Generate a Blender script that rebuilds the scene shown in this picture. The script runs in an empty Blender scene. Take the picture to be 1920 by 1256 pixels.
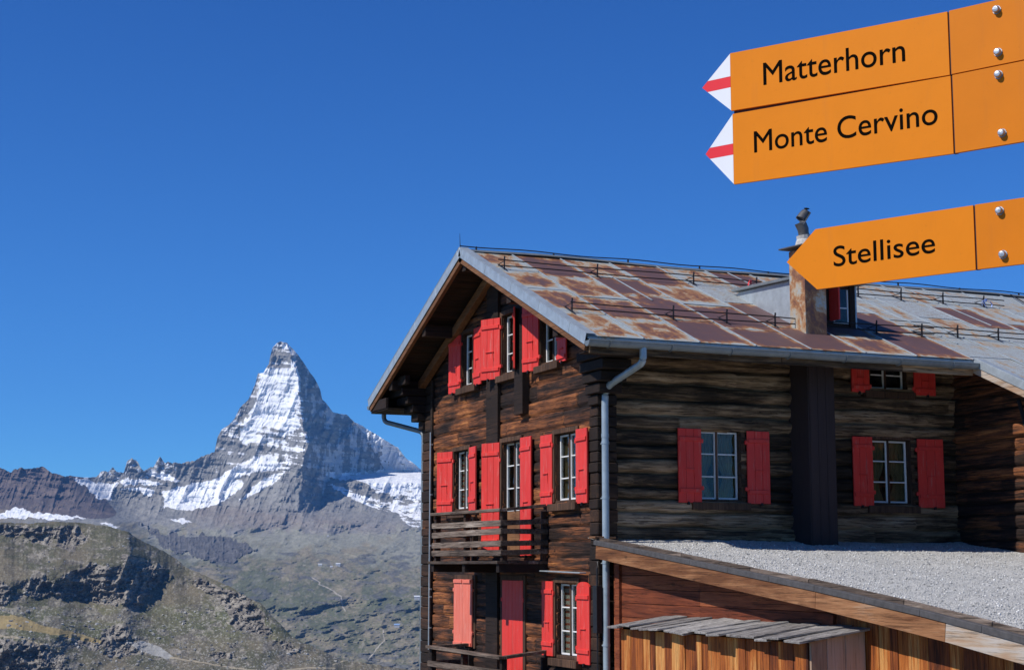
import bpy, math, random
import numpy as np
from mathutils import Vector, Matrix

# ------------------------------------------------------------------ camera, light, sky
C = bpy.context.scene.collection
sc = bpy.context.scene
FPX = 2981.5                      # focal length in pixels of a 1920 px wide frame
PITCH, ROLL, HEAD = math.radians(8.292), math.radians(0.09), math.radians(67.003)
CAM = np.array([-11.009, -22.446, 0.0])
Fv = np.array([math.cos(HEAD)*math.cos(PITCH), math.sin(HEAD)*math.cos(PITCH), math.sin(PITCH)])
Rv = np.array([math.sin(HEAD), -math.cos(HEAD), 0.0])
Uv = np.cross(Rv, Fv)
R2 = Rv*math.cos(ROLL) + Uv*math.sin(ROLL)
U2 = -Rv*math.sin(ROLL) + Uv*math.cos(ROLL)
cam = bpy.data.cameras.new('camera'); camo = bpy.data.objects.new('camera', cam); C.objects.link(camo)
M = Matrix(((R2[0], U2[0], -Fv[0], CAM[0]), (R2[1], U2[1], -Fv[1], CAM[1]), (R2[2], U2[2], -Fv[2], CAM[2]), (0, 0, 0, 1)))
camo.matrix_world = M
cam.sensor_width = 36; cam.lens = 36*FPX/1920; cam.clip_start = 0.1; cam.clip_end = 60000
sc.camera = camo
SUN_EL, SUN_AZ = math.radians(47.5), math.radians(182.5)      # direction to the sun
sdir = Vector((math.cos(SUN_EL)*math.cos(SUN_AZ), math.cos(SUN_EL)*math.sin(SUN_AZ), math.sin(SUN_EL)))
sl = bpy.data.lights.new('sun', 'SUN'); sl.energy = 4.6; sl.angle = math.radians(0.5); sl.color = (1, 0.955, 0.9)
so = bpy.data.objects.new('sun', sl); C.objects.link(so)
so.rotation_euler = (-sdir).to_track_quat('-Z', 'Y').to_euler()
w = bpy.data.worlds.new('World'); sc.world = w; w.use_nodes = True
nt = w.node_tree; bg = nt.nodes['Background']
sky = nt.nodes.new('ShaderNodeTexSky'); sky.sky_type = 'NISHITA'; sky.sun_disc = False
sky.sun_elevation = SUN_EL; sky.sun_rotation = math.pi/2 - SUN_AZ
sky.altitude = 2600; sky.air_density = 1.0; sky.dust_density = 0.0; sky.ozone_density = 6.0
hs_ = nt.nodes.new('ShaderNodeMix'); hs_.data_type = 'RGBA'; hs_.blend_type = 'MULTIPLY'; hs_.inputs[0].default_value = 1.0
tc_ = nt.nodes.new('ShaderNodeTexCoord'); sx_yz = nt.nodes.new('ShaderNodeSeparateXYZ'); nt.links.new(tc_.outputs['Generated'], sx_yz.inputs[0])
rp_ = nt.nodes.new('ShaderNodeValToRGB'); nt.links.new(sx_yz.outputs[2], rp_.inputs[0])      # deep high-mountain blue, darkening towards the zenith
rp_.color_ramp.elements[0].position = 0.0; rp_.color_ramp.elements[0].color = (0.30, 0.645, 0.92, 1)
rp_.color_ramp.elements[1].position = 0.36; rp_.color_ramp.elements[1].color = (0.18, 0.475, 0.86, 1)
e_ = rp_.color_ramp.elements.new(0.6); e_.color = (0.12, 0.34, 0.60, 1)
nt.links.new(rp_.outputs[0], hs_.inputs[7])
nt.links.new(sky.outputs[0], hs_.inputs[6]); nt.links.new(hs_.outputs[2], bg.inputs[0]); bg.inputs[1].default_value = 0.15
sc.view_settings.view_transform = 'Standard'; sc.view_settings.look = 'None'
sc.view_settings.exposure = 0.0; sc.view_settings.gamma = 1.0
sc.cycles.max_bounces = 5; sc.cycles.volume_bounces = 0; sc.cycles.transparent_max_bounces = 8
rnd = random.Random(7)

# ------------------------------------------------------------------ numpy noise
def _h(ix, iy, s):
    n = (ix.astype(np.int64)*374761393 + iy.astype(np.int64)*668265263 + s*974634777) & 0xffffffff
    n = ((n ^ (n >> 13))*1274126177) & 0xffffffff
    n = ((n ^ (n >> 15))*2246822519) & 0xffffffff
    return ((n ^ (n >> 16)) & 0xffffff)/float(0xffffff)
def vnoise(x, y, s=0):
    x = np.asarray(x, float); y = np.asarray(y, float)
    ix = np.floor(x); iy = np.floor(y); fx = x-ix; fy = y-iy
    fx = fx*fx*fx*(fx*(fx*6-15)+10); fy = fy*fy*fy*(fy*(fy*6-15)+10)
    a = _h(ix, iy, s); b = _h(ix+1, iy, s); c = _h(ix, iy+1, s); d = _h(ix+1, iy+1, s)
    return (a+(b-a)*fx) + ((c+(d-c)*fx)-(a+(b-a)*fx))*fy
def fbm(x, y, s=0, o=5, g=0.5):
    t = 0; a = 1; n = 0
    for i in range(o):
        t = t + a*(vnoise(x*2**i, y*2**i, s+i*17)*2-1); n += a; a *= g
    return t/n
def ridged(x, y, s=0, o=5, g=0.55):
    t = 0; a = 1; n = 0; p = 1.0
    for i in range(o):
        v = 1-np.abs(vnoise(x*2**i+3.7*i, y*2**i-1.3*i, s+i*31)*2-1)
        v = v*v; t = t + a*v*p; p = np.clip(v*1.6, 0.2, 1); n += a; a *= g
    return t/n
def sstep(a, b, x):
    t = np.clip((x-a)/(b-a), 0, 1); return t*t*(3-2*t)
def inpoly(px, py, poly):
    r = np.zeros(px.shape, bool); n = len(poly); j = n-1
    for i in range(n):
        xi, yi = poly[i]; xj, yj = poly[j]
        if yi != yj:
            c = ((yi > py) != (yj > py)) & (px < (xj-xi)*(py-yi)/(yj-yi)+xi)
            r ^= c
        j = i
    return r

# ------------------------------------------------------------------ object helpers
def tag(o, label=None, cat=None, group=None, kind=None):
    if label: o['label'] = label
    if cat: o['category'] = cat
    if group: o['group'] = group
    if kind: o['kind'] = kind
    return o
def empty(name, loc, label, cat, group=None):
    o = bpy.data.objects.new(name, None); C.objects.link(o); o.location = loc; o.empty_display_size = 0.3
    return tag(o, label, cat, group)
def root_loc(o):
    p = Vector((0, 0, 0))
    while o is not None:
        p = p + o.location; o = o.parent
    return p
def mesh_obj(name, verts, faces, mat, parent=None, tone=None, smooth=False, org=(0, 0, 0)):
    """verts in world coordinates; origin of the object lies at the thing's base"""
    me = bpy.data.meshes.new(name)
    off = Vector(org) if parent is None else root_loc(parent)
    v = np.asarray(verts, float) - np.array(off)
    me.from_pydata([tuple(q) for q in v], [], faces)
    if tone is not None:
        a = me.attributes.new('tone', 'FLOAT', 'FACE'); a.data.foreach_set('value', np.asarray(tone, np.float32))
    if smooth: me.polygons.foreach_set('use_smooth', np.ones(len(me.polygons), bool))
    me.materials.append(mat); me.update()
    o = bpy.data.objects.new(name, me); C.objects.link(o)
    if parent is not None: o.parent = parent
    else: o.location = org
    return o
def grid_obj(name, V, mat, parent=None, keep=None, cols=None, vtone=None, smooth=True, flip=False):
    """V: (rows, cols, 3) world vertices"""
    nr, nc = V.shape[:2]
    idx = np.arange(nr*nc).reshape(nr, nc)
    q = np.stack([idx[:-1, :-1], idx[:-1, 1:], idx[1:, 1:], idx[1:, :-1]], -1)
    if flip: q = q[..., ::-1]
    if keep is not None: q = q[keep]
    q = q.reshape(-1, 4)
    off = np.array(root_loc(parent)) if parent is not None else 0
    me = bpy.data.meshes.new(name)
    vv = (V.reshape(-1, 3)-off).astype(np.float32)
    me.vertices.add(len(vv)); me.vertices.foreach_set('co', vv.ravel())
    me.loops.add(len(q)*4); me.loops.foreach_set('vertex_index', q.ravel().astype(np.int32))
    me.polygons.add(len(q)); me.polygons.foreach_set('loop_start', np.arange(0, len(q)*4, 4, dtype=np.int32))
    me.polygons.foreach_set('loop_total', np.full(len(q), 4, np.int32))
    me.update(calc_edges=True)
    if cols is not None:
        a = me.color_attributes.new('col', 'FLOAT_COLOR', 'POINT')
        c4 = np.ones((len(vv), 4), np.float32); c4[:, :3] = cols.reshape(-1, 3); a.data.foreach_set('color', c4.ravel())
    if vtone is not None:
        a = me.attributes.new('tone', 'FLOAT', 'POINT'); a.data.foreach_set('value', vtone.ravel().astype(np.float32))
    me.polygons.foreach_set('use_smooth', np.full(len(q), smooth, bool))
    me.materials.append(mat)
    o = bpy.data.objects.new(name, me); C.objects.link(o)
    if parent is not None: o.parent = parent
    return o
class MB:
    def __init__(s): s.v = []; s.f = []; s.t = []; s.st = []
    def add(s, vs, fs, tone=None):
        s.st.append((len(s.v), len(s.f)))
        t = rnd.random() if tone is None else tone
        n = len(s.v); s.v += [tuple(map(float, q)) for q in vs]; s.f += [tuple(n+i for i in f) for f in fs]; s.t += [t]*len(fs); return s
    def box(s, x0, x1, y0, y1, z0, z1, tone=None, ch=0.0):
        x0, x1 = min(x0, x1), max(x0, x1); y0, y1 = min(y0, y1), max(y0, y1); z0, z1 = min(z0, z1), max(z0, z1)
        return s.obox(((x0+x1)/2, (y0+y1)/2, (z0+z1)/2), (1, 0, 0), (0, 1, 0), (0, 0, 1), x1-x0, y1-y0, z1-z0, tone, ch)
    def obox(s, c, ax, ay, az, lx, ly, lz, tone=None, ch=0.0):
        """oriented box, edges broken by small chamfers"""
        c = Vector(c); ax = Vector(ax).normalized(); ay = Vector(ay).normalized(); az = Vector(az).normalized()
        ch = ch if ch else min(0.004, 0.2*min(lx, ly, lz))
        P = []; F = []; hx, hy, hz = lx/2, ly/2, lz/2; id = {}
        for sx in (-1, 1):
            for sy in (-1, 1):
                for sz in (-1, 1):
                    for k in range(3):
                        q = [sx*(hx-(ch if k != 0 else 0)), sy*(hy-(ch if k != 1 else 0)), sz*(hz-(ch if k != 2 else 0))]
                        id[(sx, sy, sz, k)] = len(P); P.append(c+ax*q[0]+ay*q[1]+az*q[2])
        def face(ks):
            pts = [P[i] for i in ks]; n = (pts[1]-pts[0]).cross(pts[2]-pts[1]); m = sum(pts, Vector())/len(pts)-c
            F.append(tuple(ks) if n.dot(m) > 0 else tuple(reversed(ks)))
        for g in (-1, 1):
            face([id[(g, a, b, 0)] for a, b in ((-1, -1), (1, -1), (1, 1), (-1, 1))])
            face([id[(a, g, b, 1)] for a, b in ((-1, -1), (1, -1), (1, 1), (-1, 1))])
            face([id[(a, b, g, 2)] for a, b in ((-1, -1), (1, -1), (1, 1), (-1, 1))])
        for a in (-1, 1):
            for b in (-1, 1):
                face([id[(a, b, -1, 0)], id[(a, b, 1, 0)], id[(a, b, 1, 1)], id[(a, b, -1, 1)]])
                face([id[(a, -1, b, 0)], id[(a, 1, b, 0)], id[(a, 1, b, 2)], id[(a, -1, b, 2)]])
                face([id[(-1, a, b, 1)], id[(1, a, b, 1)], id[(1, a, b, 2)], id[(-1, a, b, 2)]])
                for d in (-1, 1): face([id[(a, b, d, 0)], id[(a, b, d, 1)], id[(a, b, d, 2)]])
        return s.add(P, F, tone)
    def beam(s, a, b, wid, hgt, up=(0, 0, 1), tone=None, ch=0.0):
        a = Vector(a); b = Vector(b); d = (b-a); L = d.length; d.normalize(); u = Vector(up)
        side = d.cross(u).normalized(); u2 = side.cross(d).normalized()
        return s.obox((a+b)/2, d, side, u2, L, wid, hgt, tone, ch)
    def tube(s, pts, r, n=10, tone=None, cap=True):
        pts = [Vector(p) for p in pts]; rings = []
        rr = r if isinstance(r, (list, tuple)) else [r]*len(pts)
        ref = Vector((0, 0, 1))
        for i, p in enumerate(pts):
            d = (pts[min(i+1, len(pts)-1)]-pts[max(i-1, 0)]).normalized()
            a = d.cross(ref if abs(d.z) < .95 else Vector((1, 0, 0))).normalized(); b = a.cross(d).normalized()
            if rings and rings[-1][1].dot(a) < 0 and False: a = -a
            rings.append(([p+a*math.cos(2*math.pi*k/n)*rr[i]+b*math.sin(2*math.pi*k/n)*rr[i] for k in range(n)], a))
        V = [q for R_, _ in rings for q in R_]; F = []
        for i in range(len(pts)-1):
            for k in range(n):
                F.append((i*n+k, i*n+(k+1) % n, (i+1)*n+(k+1) % n, (i+1)*n+k))
        if cap: F.append(tuple(range(n-1, -1, -1))); F.append(tuple((len(pts)-1)*n+k for k in range(n)))
        return s.add(V, F, tone)
    def prism(s, poly, dvec, tone=None):
        n = len(poly); V = [Vector(p) for p in poly]; V2 = [p+Vector(dvec) for p in V]
        return s.add(V+V2, [tuple(range(n)), tuple(range(2*n-1, n-1, -1))]+[(i, n+i, n+(i+1) % n, (i+1) % n) for i in range(n)], tone)
    def each(s, name, mat, parent=None):
        """one object for every piece"""
        st = s.st+[(len(s.v), len(s.f))]; out = []
        for (v0, f0), (v1, f1) in zip(st[:-1], st[1:]):
            out.append(mesh_obj(name, s.v[v0:v1], [tuple(i-v0 for i in f) for f in s.f[f0:f1]], mat, parent, s.t[f0:f1]))
        return out
    def build(s, name, mat, parent=None, smooth=False, org=(0, 0, 0)):
        o = mesh_obj(name, s.v, s.f, mat, parent, s.t, smooth, org)
        if smooth:
            try: o.data.set_sharp_from_angle(angle=math.radians(40))
            except Exception: pass
        return o

# ------------------------------------------------------------------ materials
def newmat(name):
    m = bpy.data.materials.new(name); m.use_nodes = True
    return m, m.node_tree, m.node_tree.nodes['Principled BSDF']
def N(nt, t, **kw):
    n = nt.nodes.new(t)
    for k, v in kw.items(): setattr(n, k, v)
    return n
def coords(nt, scale, space='Object', rot=(0, 0, 0)):
    tc = N(nt, 'ShaderNodeTexCoord'); mp = N(nt, 'ShaderNodeMapping'); mp.inputs['Scale'].default_value = scale; mp.inputs['Rotation'].default_value = rot
    nt.links.new(tc.outputs[space], mp.inputs[0]); return mp.outputs[0]
def noise(nt, vec, scale, detail=6, rough=.6, dist=0.0):
    n = N(nt, 'ShaderNodeTexNoise'); n.inputs['Scale'].default_value = scale; n.inputs['Detail'].default_value = detail
    n.inputs['Roughness'].default_value = rough; n.inputs['Distortion'].default_value = dist
    nt.links.new(vec, n.inputs['Vector']); return n.outputs[0]
def math_(nt, op, a, b=None, clamp=False):
    n = N(nt, 'ShaderNodeMath', operation=op, use_clamp=clamp)
    for i, v in enumerate((a, b)):
        if v is None: continue
        if isinstance(v, (int, float)): n.inputs[i].default_value = v
        else: nt.links.new(v, n.inputs[i])
    return n.outputs[0]
def ramp(nt, fac, stops):
    n = N(nt, 'ShaderNodeValToRGB'); cr = n.color_ramp
    while len(cr.elements) < len(stops): cr.elements.new(0.5)
    for e, (p, c) in zip(cr.elements, stops):
        e.position = p; e.color = (c if len(c) == 4 else tuple(c)+(1,)) if not isinstance(c, (int, float)) else (c, c, c, 1)
    nt.links.new(fac, n.inputs[0]); return n.outputs[0]
def mix(nt, fac, a, b, blend='MIX'):
    n = N(nt, 'ShaderNodeMix', data_type='RGBA', blend_type=blend)
    for k, v in ((0, fac), (6, a), (7, b)):
        if isinstance(v, (int, float)): n.inputs[k].default_value = v
        elif isinstance(v, tuple): n.inputs[k].default_value = v if len(v) == 4 else v+(1,)
        else: nt.links.new(v, n.inputs[k])
    return n.outputs[2]
def bump(nt, b, h, strength=.5, dist=.02):
    n = N(nt, 'ShaderNodeBump'); n.inputs['Strength'].default_value = strength; n.inputs['Distance'].default_value = dist
    nt.links.new(h, n.inputs['Height']); nt.links.new(n.outputs[0], b.inputs['Normal'])
def tone_(nt):
    n = N(nt, 'ShaderNodeAttribute', attribute_name='tone'); return n.outputs['Fac']
def wood(name, axis, stops, tonew=.5, patch=.5, fine=.5, bstr=.6, rough=.8, pscale=1.0, crack=.8, knots=True):
    m, nt, b = newmat(name)
    sv = [9, 9, 9]; sv[axis] = .55
    vec = coords(nt, tuple(sv)); n1 = noise(nt, vec, 1.6, 10, .74, .3)
    sv2 = [1.6, 1.6, 1.6]; sv2[axis] = .45
    vp = coords(nt, tuple(sv2)); n2 = noise(nt, vp, pscale, 4, .6, .6)
    f = math_(nt, 'ADD', math_(nt, 'MULTIPLY', math_(nt, 'SUBTRACT', n1, .5), fine*2), math_(nt, 'MULTIPLY', math_(nt, 'SUBTRACT', n2, .5), patch*2))
    f = math_(nt, 'ADD', f, math_(nt, 'MULTIPLY', math_(nt, 'SUBTRACT', tone_(nt), .5), tonew))
    f = math_(nt, 'ADD', f, .5, True)
    col = ramp(nt, f, stops)
    sv3 = [34, 34, 34]; sv3[axis] = 1.1
    n3 = noise(nt, coords(nt, tuple(sv3)), 1.3, 5, .7)
    ck = ramp(nt, n3, [(.0, 0.1), (.40, .16), (.455, .9), (1, 1.0)])
    col = mix(nt, crack, col, ck, 'MULTIPLY')
    h = math_(nt, 'ADD', math_(nt, 'MULTIPLY', n1, .6), math_(nt, 'MULTIPLY', ck, .35))
    if knots:
        vo = N(nt, 'ShaderNodeTexVoronoi'); sv4 = [3.2, 3.2, 3.2]; sv4[axis] = 1.6
        nt.links.new(coords(nt, tuple(sv4)), vo.inputs['Vector']); vo.inputs['Scale'].default_value = 1.0
        kn = ramp(nt, vo.outputs['Distance'], [(.0, 1), (.07, .9), (.11, 0), (1, 0)])
        col = mix(nt, math_(nt, 'MULTIPLY', kn, .5), col, (.03, .014, .007))
    nt.links.new(col, b.inputs['Base Color']); b.inputs['Roughness'].default_value = rough
    b.inputs['Specular IOR Level'].default_value = .3
    bump(nt, b, h, bstr, .03)
    return m
def plain(name, col, rough=.6, metal=0.0, var=.15, scale=8, bstr=.15, spec=.5, stretch=(1, 1, 1)):
    m, nt, b = newmat(name)
    n1 = noise(nt, coords(nt, stretch), scale, 6, .65)
    c2 = tuple(max(0, c*(1-var)) for c in col); c3 = tuple(min(1, c*(1+var)) for c in col)
    nt.links.new(ramp(nt, n1, [(.3, c2), (.7, c3)]), b.inputs['Base Color'])
    b.inputs['Roughness'].default_value = rough; b.inputs['Metallic'].default_value = metal; b.inputs['Specular IOR Level'].default_value = spec
    if bstr: bump(nt, b, n1, bstr, .01)
    return m
def paint(name, col, worn, amount=.35, axis=2):
    m, nt, b = newmat(name)
    sv = [22, 22, 22]; sv[axis] = 2.2
    n1 = noise(nt, coords(nt, tuple(sv)), 1.2, 7, .7); n2 = noise(nt, coords(nt, (2, 2, 1.2)), 1.5, 4, .6)
    k = ramp(nt, n1, [(.55, 0), (.68, 1)])
    k = math_(nt, 'MULTIPLY', k, amount)
    base = mix(nt, ramp(nt, n2, [(.35, 0), (.7, 1)]), tuple(c*.86 for c in col), col)
    base = mix(nt, math_(nt, 'MULTIPLY', tone_(nt), .22), base, tuple(min(1, c*.8+.03) for c in col))
    col_ = mix(nt, k, base, worn)
    gr = ramp(nt, n1, [(.26, 1), (.36, 0)])
    col_ = mix(nt, math_(nt, 'MULTIPLY', gr, .45), col_, tuple(c*.35 for c in col))
    nt.links.new(col_, b.inputs['Base Color']); b.inputs['Roughness'].default_value = .55; b.inputs['Specular IOR Level'].default_value = .35
    bump(nt, b, n1, .25, .006)
    return m
MT = {}
MT['gable'] = wood('gable_wood', 1, [(0, (.012, .007, .006)), (.38, (.034, .018, .012)), (.50, (.085, .036, .019)), (.66, (.19, .068, .027)), (.84, (.33, .115, .038)), (1, (.56, .22, .07))], .42, .70, 1.0, 1.1)
MT['log'] = wood('log_wood', 0, [(0, (.014, .009, .006)), (.33, (.042, .027, .015)), (.50, (.12, .074, .040)), (.72, (.33, .215, .12)), (1, (.55, .40, .26))], .38, .70, .75, .9)
MT['dark'] = wood('dark_wood', 1, [(0, (.008, .006, .005)), (.5, (.03, .017, .011)), (1, (.11, .05, .025))], .4, .5, .5, .5)
MT['darkx'] = wood('dark_wood_lengthwise', 0, [(0, (.008, .006, .005)), (.5, (.03, .017, .011)), (1, (.11, .05, .025))], .4, .5, .5, .5)
MT['darkz'] = wood('dark_wood_upright', 2, [(0, (.008, .006, .005)), (.5, (.028, .016, .011)), (1, (.13, .055, .025))], .4, .5, .5, .5)
MT['pillar'] = wood('pillar_boards', 2, [(0, (.03, .02, .02)), (1, (.06, .04, .038))], .2, .3, .3, .3, crack=.3, knots=False)
MT['brown'] = wood('brown_rafter_wood', 1, [(0, (.07, .03, .015)), (.5, (.2, .09, .04)), (1, (.42, .22, .1))], .3, .4, .5, .4, crack=.5)
MT['grey'] = wood('weathered_rail_wood', 1, [(0, (.03, .022, .018)), (.45, (.10, .072, .054)), (.75, (.24, .18, .14)), (1, (.5, .42, .34))], .5, .5, .7, .8)
MT['greyx'] = wood('weathered_plank_wood', 0, [(0, (.13, .11, .10)), (.5, (.33, .31, .29)), (1, (.6, .56, .52))], .4, .35, .7, .8)
MT['fascia'] = wood('fascia_wood', 1, [(0, (.04, .016, .008)), (.35, (.18, .07, .027)), (.6, (.38, .18, .08)), (.85, (.46, .34, .24)), (1, (.52, .46, .4))], .75, .5, .5, .5, crack=.5)
MT['plank'] = wood('orange_plank_wood', 2, [(0, (.05, .014, .006)), (.36, (.24, .060, .014)), (.66, (.46, .135, .024)), (1, (.74, .38, .12))], .7, .5, .9, .5, crack=.6)
MT['redplank'] = wood('reddish_plank_wood', 1, [(0, (.05, .012, .006)), (.5, (.20, .048, .018)), (1, (.42, .125, .045))], .5, .45, .8, .6, crack=.7)
MT['sideplank'] = wood('grey_side_plank_wood', 2, [(0, (.30, .19, .12)), (.5, (.52, .37, .26)), (1, (.68, .52, .40))], .5, .4, .5, .3, crack=.35)
MT['casing'] = wood('window_casing_wood', 2, [(0, (.03, .018, .012)), (.5, (.085, .045, .026)), (1, (.22, .12, .07))], .3, .4, .5, .4)
MT['red'] = paint('red_shutter_paint', (.80, .048, .034), (.60, .22, .18), .6)
MT['pink'] = paint('faded_red_paint', (.86, .20, .13), (.85, .42, .32), .6)
MT['white'] = plain('white_sash_paint', (.78, .77, .74), .5, var=.1, scale=30)
MT['zinc'] = plain('zinc_sheet', (.40, .45, .48), .45, .35, .18, 6, .1)
MT['gutter'] = plain('dull_zinc_gutter', (.20, .225, .235), .5, .3, .2, 5, .1)
MT['pipe'] = plain('zinc_downpipe', (.36, .43, .47), .42, .3, .15, 7, .05)
MT['cowl'] = plain('sooty_cowl', (.11, .11, .11), .55, .4, .35, 9, .2)
MT['iron'] = plain('dark_iron', (.035, .033, .035), .5, .6, .3, 30, .1)
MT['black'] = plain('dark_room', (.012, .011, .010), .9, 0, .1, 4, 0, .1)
MT['cap'] = plain('dark_felt_cap', (.075, .07, .07), .75, 0, .3, 12, .3)
MT['rope'] = plain('red_ribbon', (.7, .06, .07), .7)
MT['blue'] = plain('pale_blue_strap', (.3, .4, .75), .6)
MT['concrete'] = plain('pale_mortar', (.5, .48, .44), .9, 0, .25, 9, .5)
MT['curt'] = plain('grey_green_curtain', (.25, .18, .09), .9, 0, .2, 14, 0, .1, (1, 1, .3))
def curtain_mat():
    m, nt, b = newmat('checked_curtain')
    wv = N(nt, 'ShaderNodeTexWave', bands_direction='Z'); wv.inputs['Scale'].default_value = 3.2; wv.inputs['Distortion'].default_value = .4
    nt.links.new(coords(nt, (1, 1, 1)), wv.inputs[0])
    nt.links.new(ramp(nt, wv.outputs[1], [(0, (.72, .66, .56)), (.6, (.72, .66, .56)), (.75, (.6, .16, .08)), (1, (.6, .16, .08))]), b.inputs['Base Color'])
    b.inputs['Roughness'].default_value = .9; return m
MT['check'] = curtain_mat()
def glass_mat():
    m = bpy.data.materials.new('window_glass'); m.use_nodes = True; nt = m.node_tree; nt.nodes.clear()
    out = N(nt, 'ShaderNodeOutputMaterial'); mx = N(nt, 'ShaderNodeMixShader'); tr = N(nt, 'ShaderNodeBsdfTransparent'); gl = N(nt, 'ShaderNodeBsdfGlossy')
    gl.inputs['Roughness'].default_value = .02; tr.inputs[0].default_value = (.8, .84, .82, 1)
    lw = N(nt, 'ShaderNodeLayerWeight'); lw.inputs[0].default_value = .25
    n1 = noise(nt, coords(nt, (1, 1, 1)), 3, 2, .5); bp = N(nt, 'ShaderNodeBump'); bp.inputs['Strength'].default_value = .25; bp.inputs['Distance'].default_value = .03
    nt.links.new(n1, bp.inputs['Height']); nt.links.new(bp.outputs[0], gl.inputs['Normal'])
    f = math_(nt, 'ADD', math_(nt, 'MULTIPLY', lw.outputs['Fresnel'], .5), .03, True)
    nt.links.new(f, mx.inputs[0]); nt.links.new(tr.outputs[0], mx.inputs[1]); nt.links.new(gl.outputs[0], mx.inputs[2]); nt.links.new(mx.outputs[0], out.inputs[0])
    return m
MT['glass'] = glass_mat()
def roof_mat(name='rusty_roof_sheet', edges=True):
    """face attribute tone: 0 = painted pale blue-grey, .5 = streaked with rust, 1 = brown rust"""
    m, nt, b = newmat(name)
    t = tone_(nt)
    at = N(nt, 'ShaderNodeAttribute', attribute_name='edge'); se = N(nt, 'ShaderNodeSeparateXYZ'); nt.links.new(at.outputs['Vector'], se.inputs[0])
    def rim(o, w_): return math_(nt, 'MULTIPLY', math_(nt, 'MULTIPLY', o, math_(nt, 'SUBTRACT', 1.0, o)), w_)
    ru = rim(se.outputs[0], 7.0); rv = rim(se.outputs[1], 6.0)
    rmn = math_(nt, 'MINIMUM', math_(nt, 'MINIMUM', ru, rv), 1.0)
    nr_ = noise(nt, coords(nt, (1.2, 1.2, 1.2)), 2.2, 5, .6)
    ed = math_(nt, 'MULTIPLY', math_(nt, 'MULTIPLY', math_(nt, 'SUBTRACT', 1.0, rmn), math_(nt, 'MULTIPLY', nr_, 1.5)), math_(nt, 'MULTIPLY', t, .75 if edges else 0.0))
    n1 = noise(nt, coords(nt, (1.9, .85, .85)), 1.5, 10, .7, .5); n2 = noise(nt, coords(nt, (1, 1, 1)), 5.0, 9, .75, 1.2)
    f = math_(nt, 'ADD', math_(nt, 'MULTIPLY', math_(nt, 'SUBTRACT', n1, .5), 1.6), t)
    f = math_(nt, 'SUBTRACT', f, ed)
    f = math_(nt, 'ADD', f, math_(nt, 'MULTIPLY', math_(nt, 'SUBTRACT', n2, .5), .7), True)
    col = ramp(nt, f, [(0, (.42, .47, .49)), (.30, (.38, .42, .42)), (.40, (.46, .38, .27)), (.50, (.40, .19, .075)), (.60, (.23, .10, .055)), (.72, (.145, .078, .070)), (1, (.125, .072, .070))])
    fl = ramp(nt, noise(nt, coords(nt, (4, 9, 9)), 3.0, 6, .8, 2), [(.52, 0), (.58, 1)])
    fl = math_(nt, 'MULTIPLY', fl, ramp(nt, t, [(.05, .6), (.2, .95), (.45, .3), (1, 0)]))
    col = mix(nt, fl, col, (.20, .12, .075))
    nt.links.new(col, b.inputs['Base Color'])
    b.inputs['Roughness'].default_value = .55; b.inputs['Metallic'].default_value = .08; b.inputs['Specular IOR Level'].default_value = .4
    bump(nt, b, n2, .25, .012)
    return m
MT['roof'] = roof_mat(); MT['clad'] = roof_mat('rusty_chimney_cladding', False)
def gravel_mat(name, a=(.30, .31, .32), c=(.62, .63, .63)):
    m, nt, b = newmat(name)
    vo = N(nt, 'ShaderNodeTexVoronoi'); vo.inputs['Scale'].default_value = 48; nt.links.new(coords(nt, (1, 1, 1)), vo.inputs['Vector'])
    sp = N(nt, 'ShaderNodeSeparateColor'); nt.links.new(vo.outputs['Color'], sp.inputs[0])
    nb = noise(nt, coords(nt, (1, 1, 1)), .9, 3, .5)
    f = math_(nt, 'ADD', math_(nt, 'MULTIPLY', sp.outputs[0], .7), math_(nt, 'MULTIPLY', nb, .4), True)
    nt.links.new(ramp(nt, f, [(.1, a), (.9, c)]), b.inputs['Base Color']); b.inputs['Roughness'].default_value = .9
    bump(nt, b, vo.outputs['Distance'], 1.0, .02)
    return m
MT['gravel'] = gravel_mat('roof_gravel', (.34, .335, .315), (.66, .65, .61))
def stone_mat():
    m, nt, b = newmat('gravel_stone')
    nt.links.new(ramp(nt, tone_(nt), [(0, (.26, .26, .25)), (.6, (.52, .51, .48)), (1, (.84, .82, .77))]), b.inputs['Base Color']); b.inputs['Roughness'].default_value = .9
    return m
MT['stone'] = stone_mat()
def vcol(name, rough=.95, nscale=.02, bs=.6, bd=8.0, sat=1.0, spec=.1):
    m, nt, b = newmat(name)
    a = N(nt, 'ShaderNodeAttribute', attribute_name='col')
    n1 = noise(nt, coords(nt, (1, 1, 1)), nscale, 8, .7)
    k = ramp(nt, n1, [(.3, .78), (.7, 1.18)])
    nt.links.new(mix(nt, 1.0, a.outputs['Color'], k, 'MULTIPLY'), b.inputs['Base Color'])
    b.inputs['Roughness'].default_value = rough; b.inputs['Specular IOR Level'].default_value = spec
    bump(nt, b, n1, bs, bd)
    return m
MT['rock'] = vcol('mountain_surface')
MT['hill'] = vcol('hillside_surface', nscale=.12, bs=.8, bd=1.6)
MT['ground'] = vcol('meadow_ground', nscale=.5, bs=.5, bd=.2)

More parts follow.
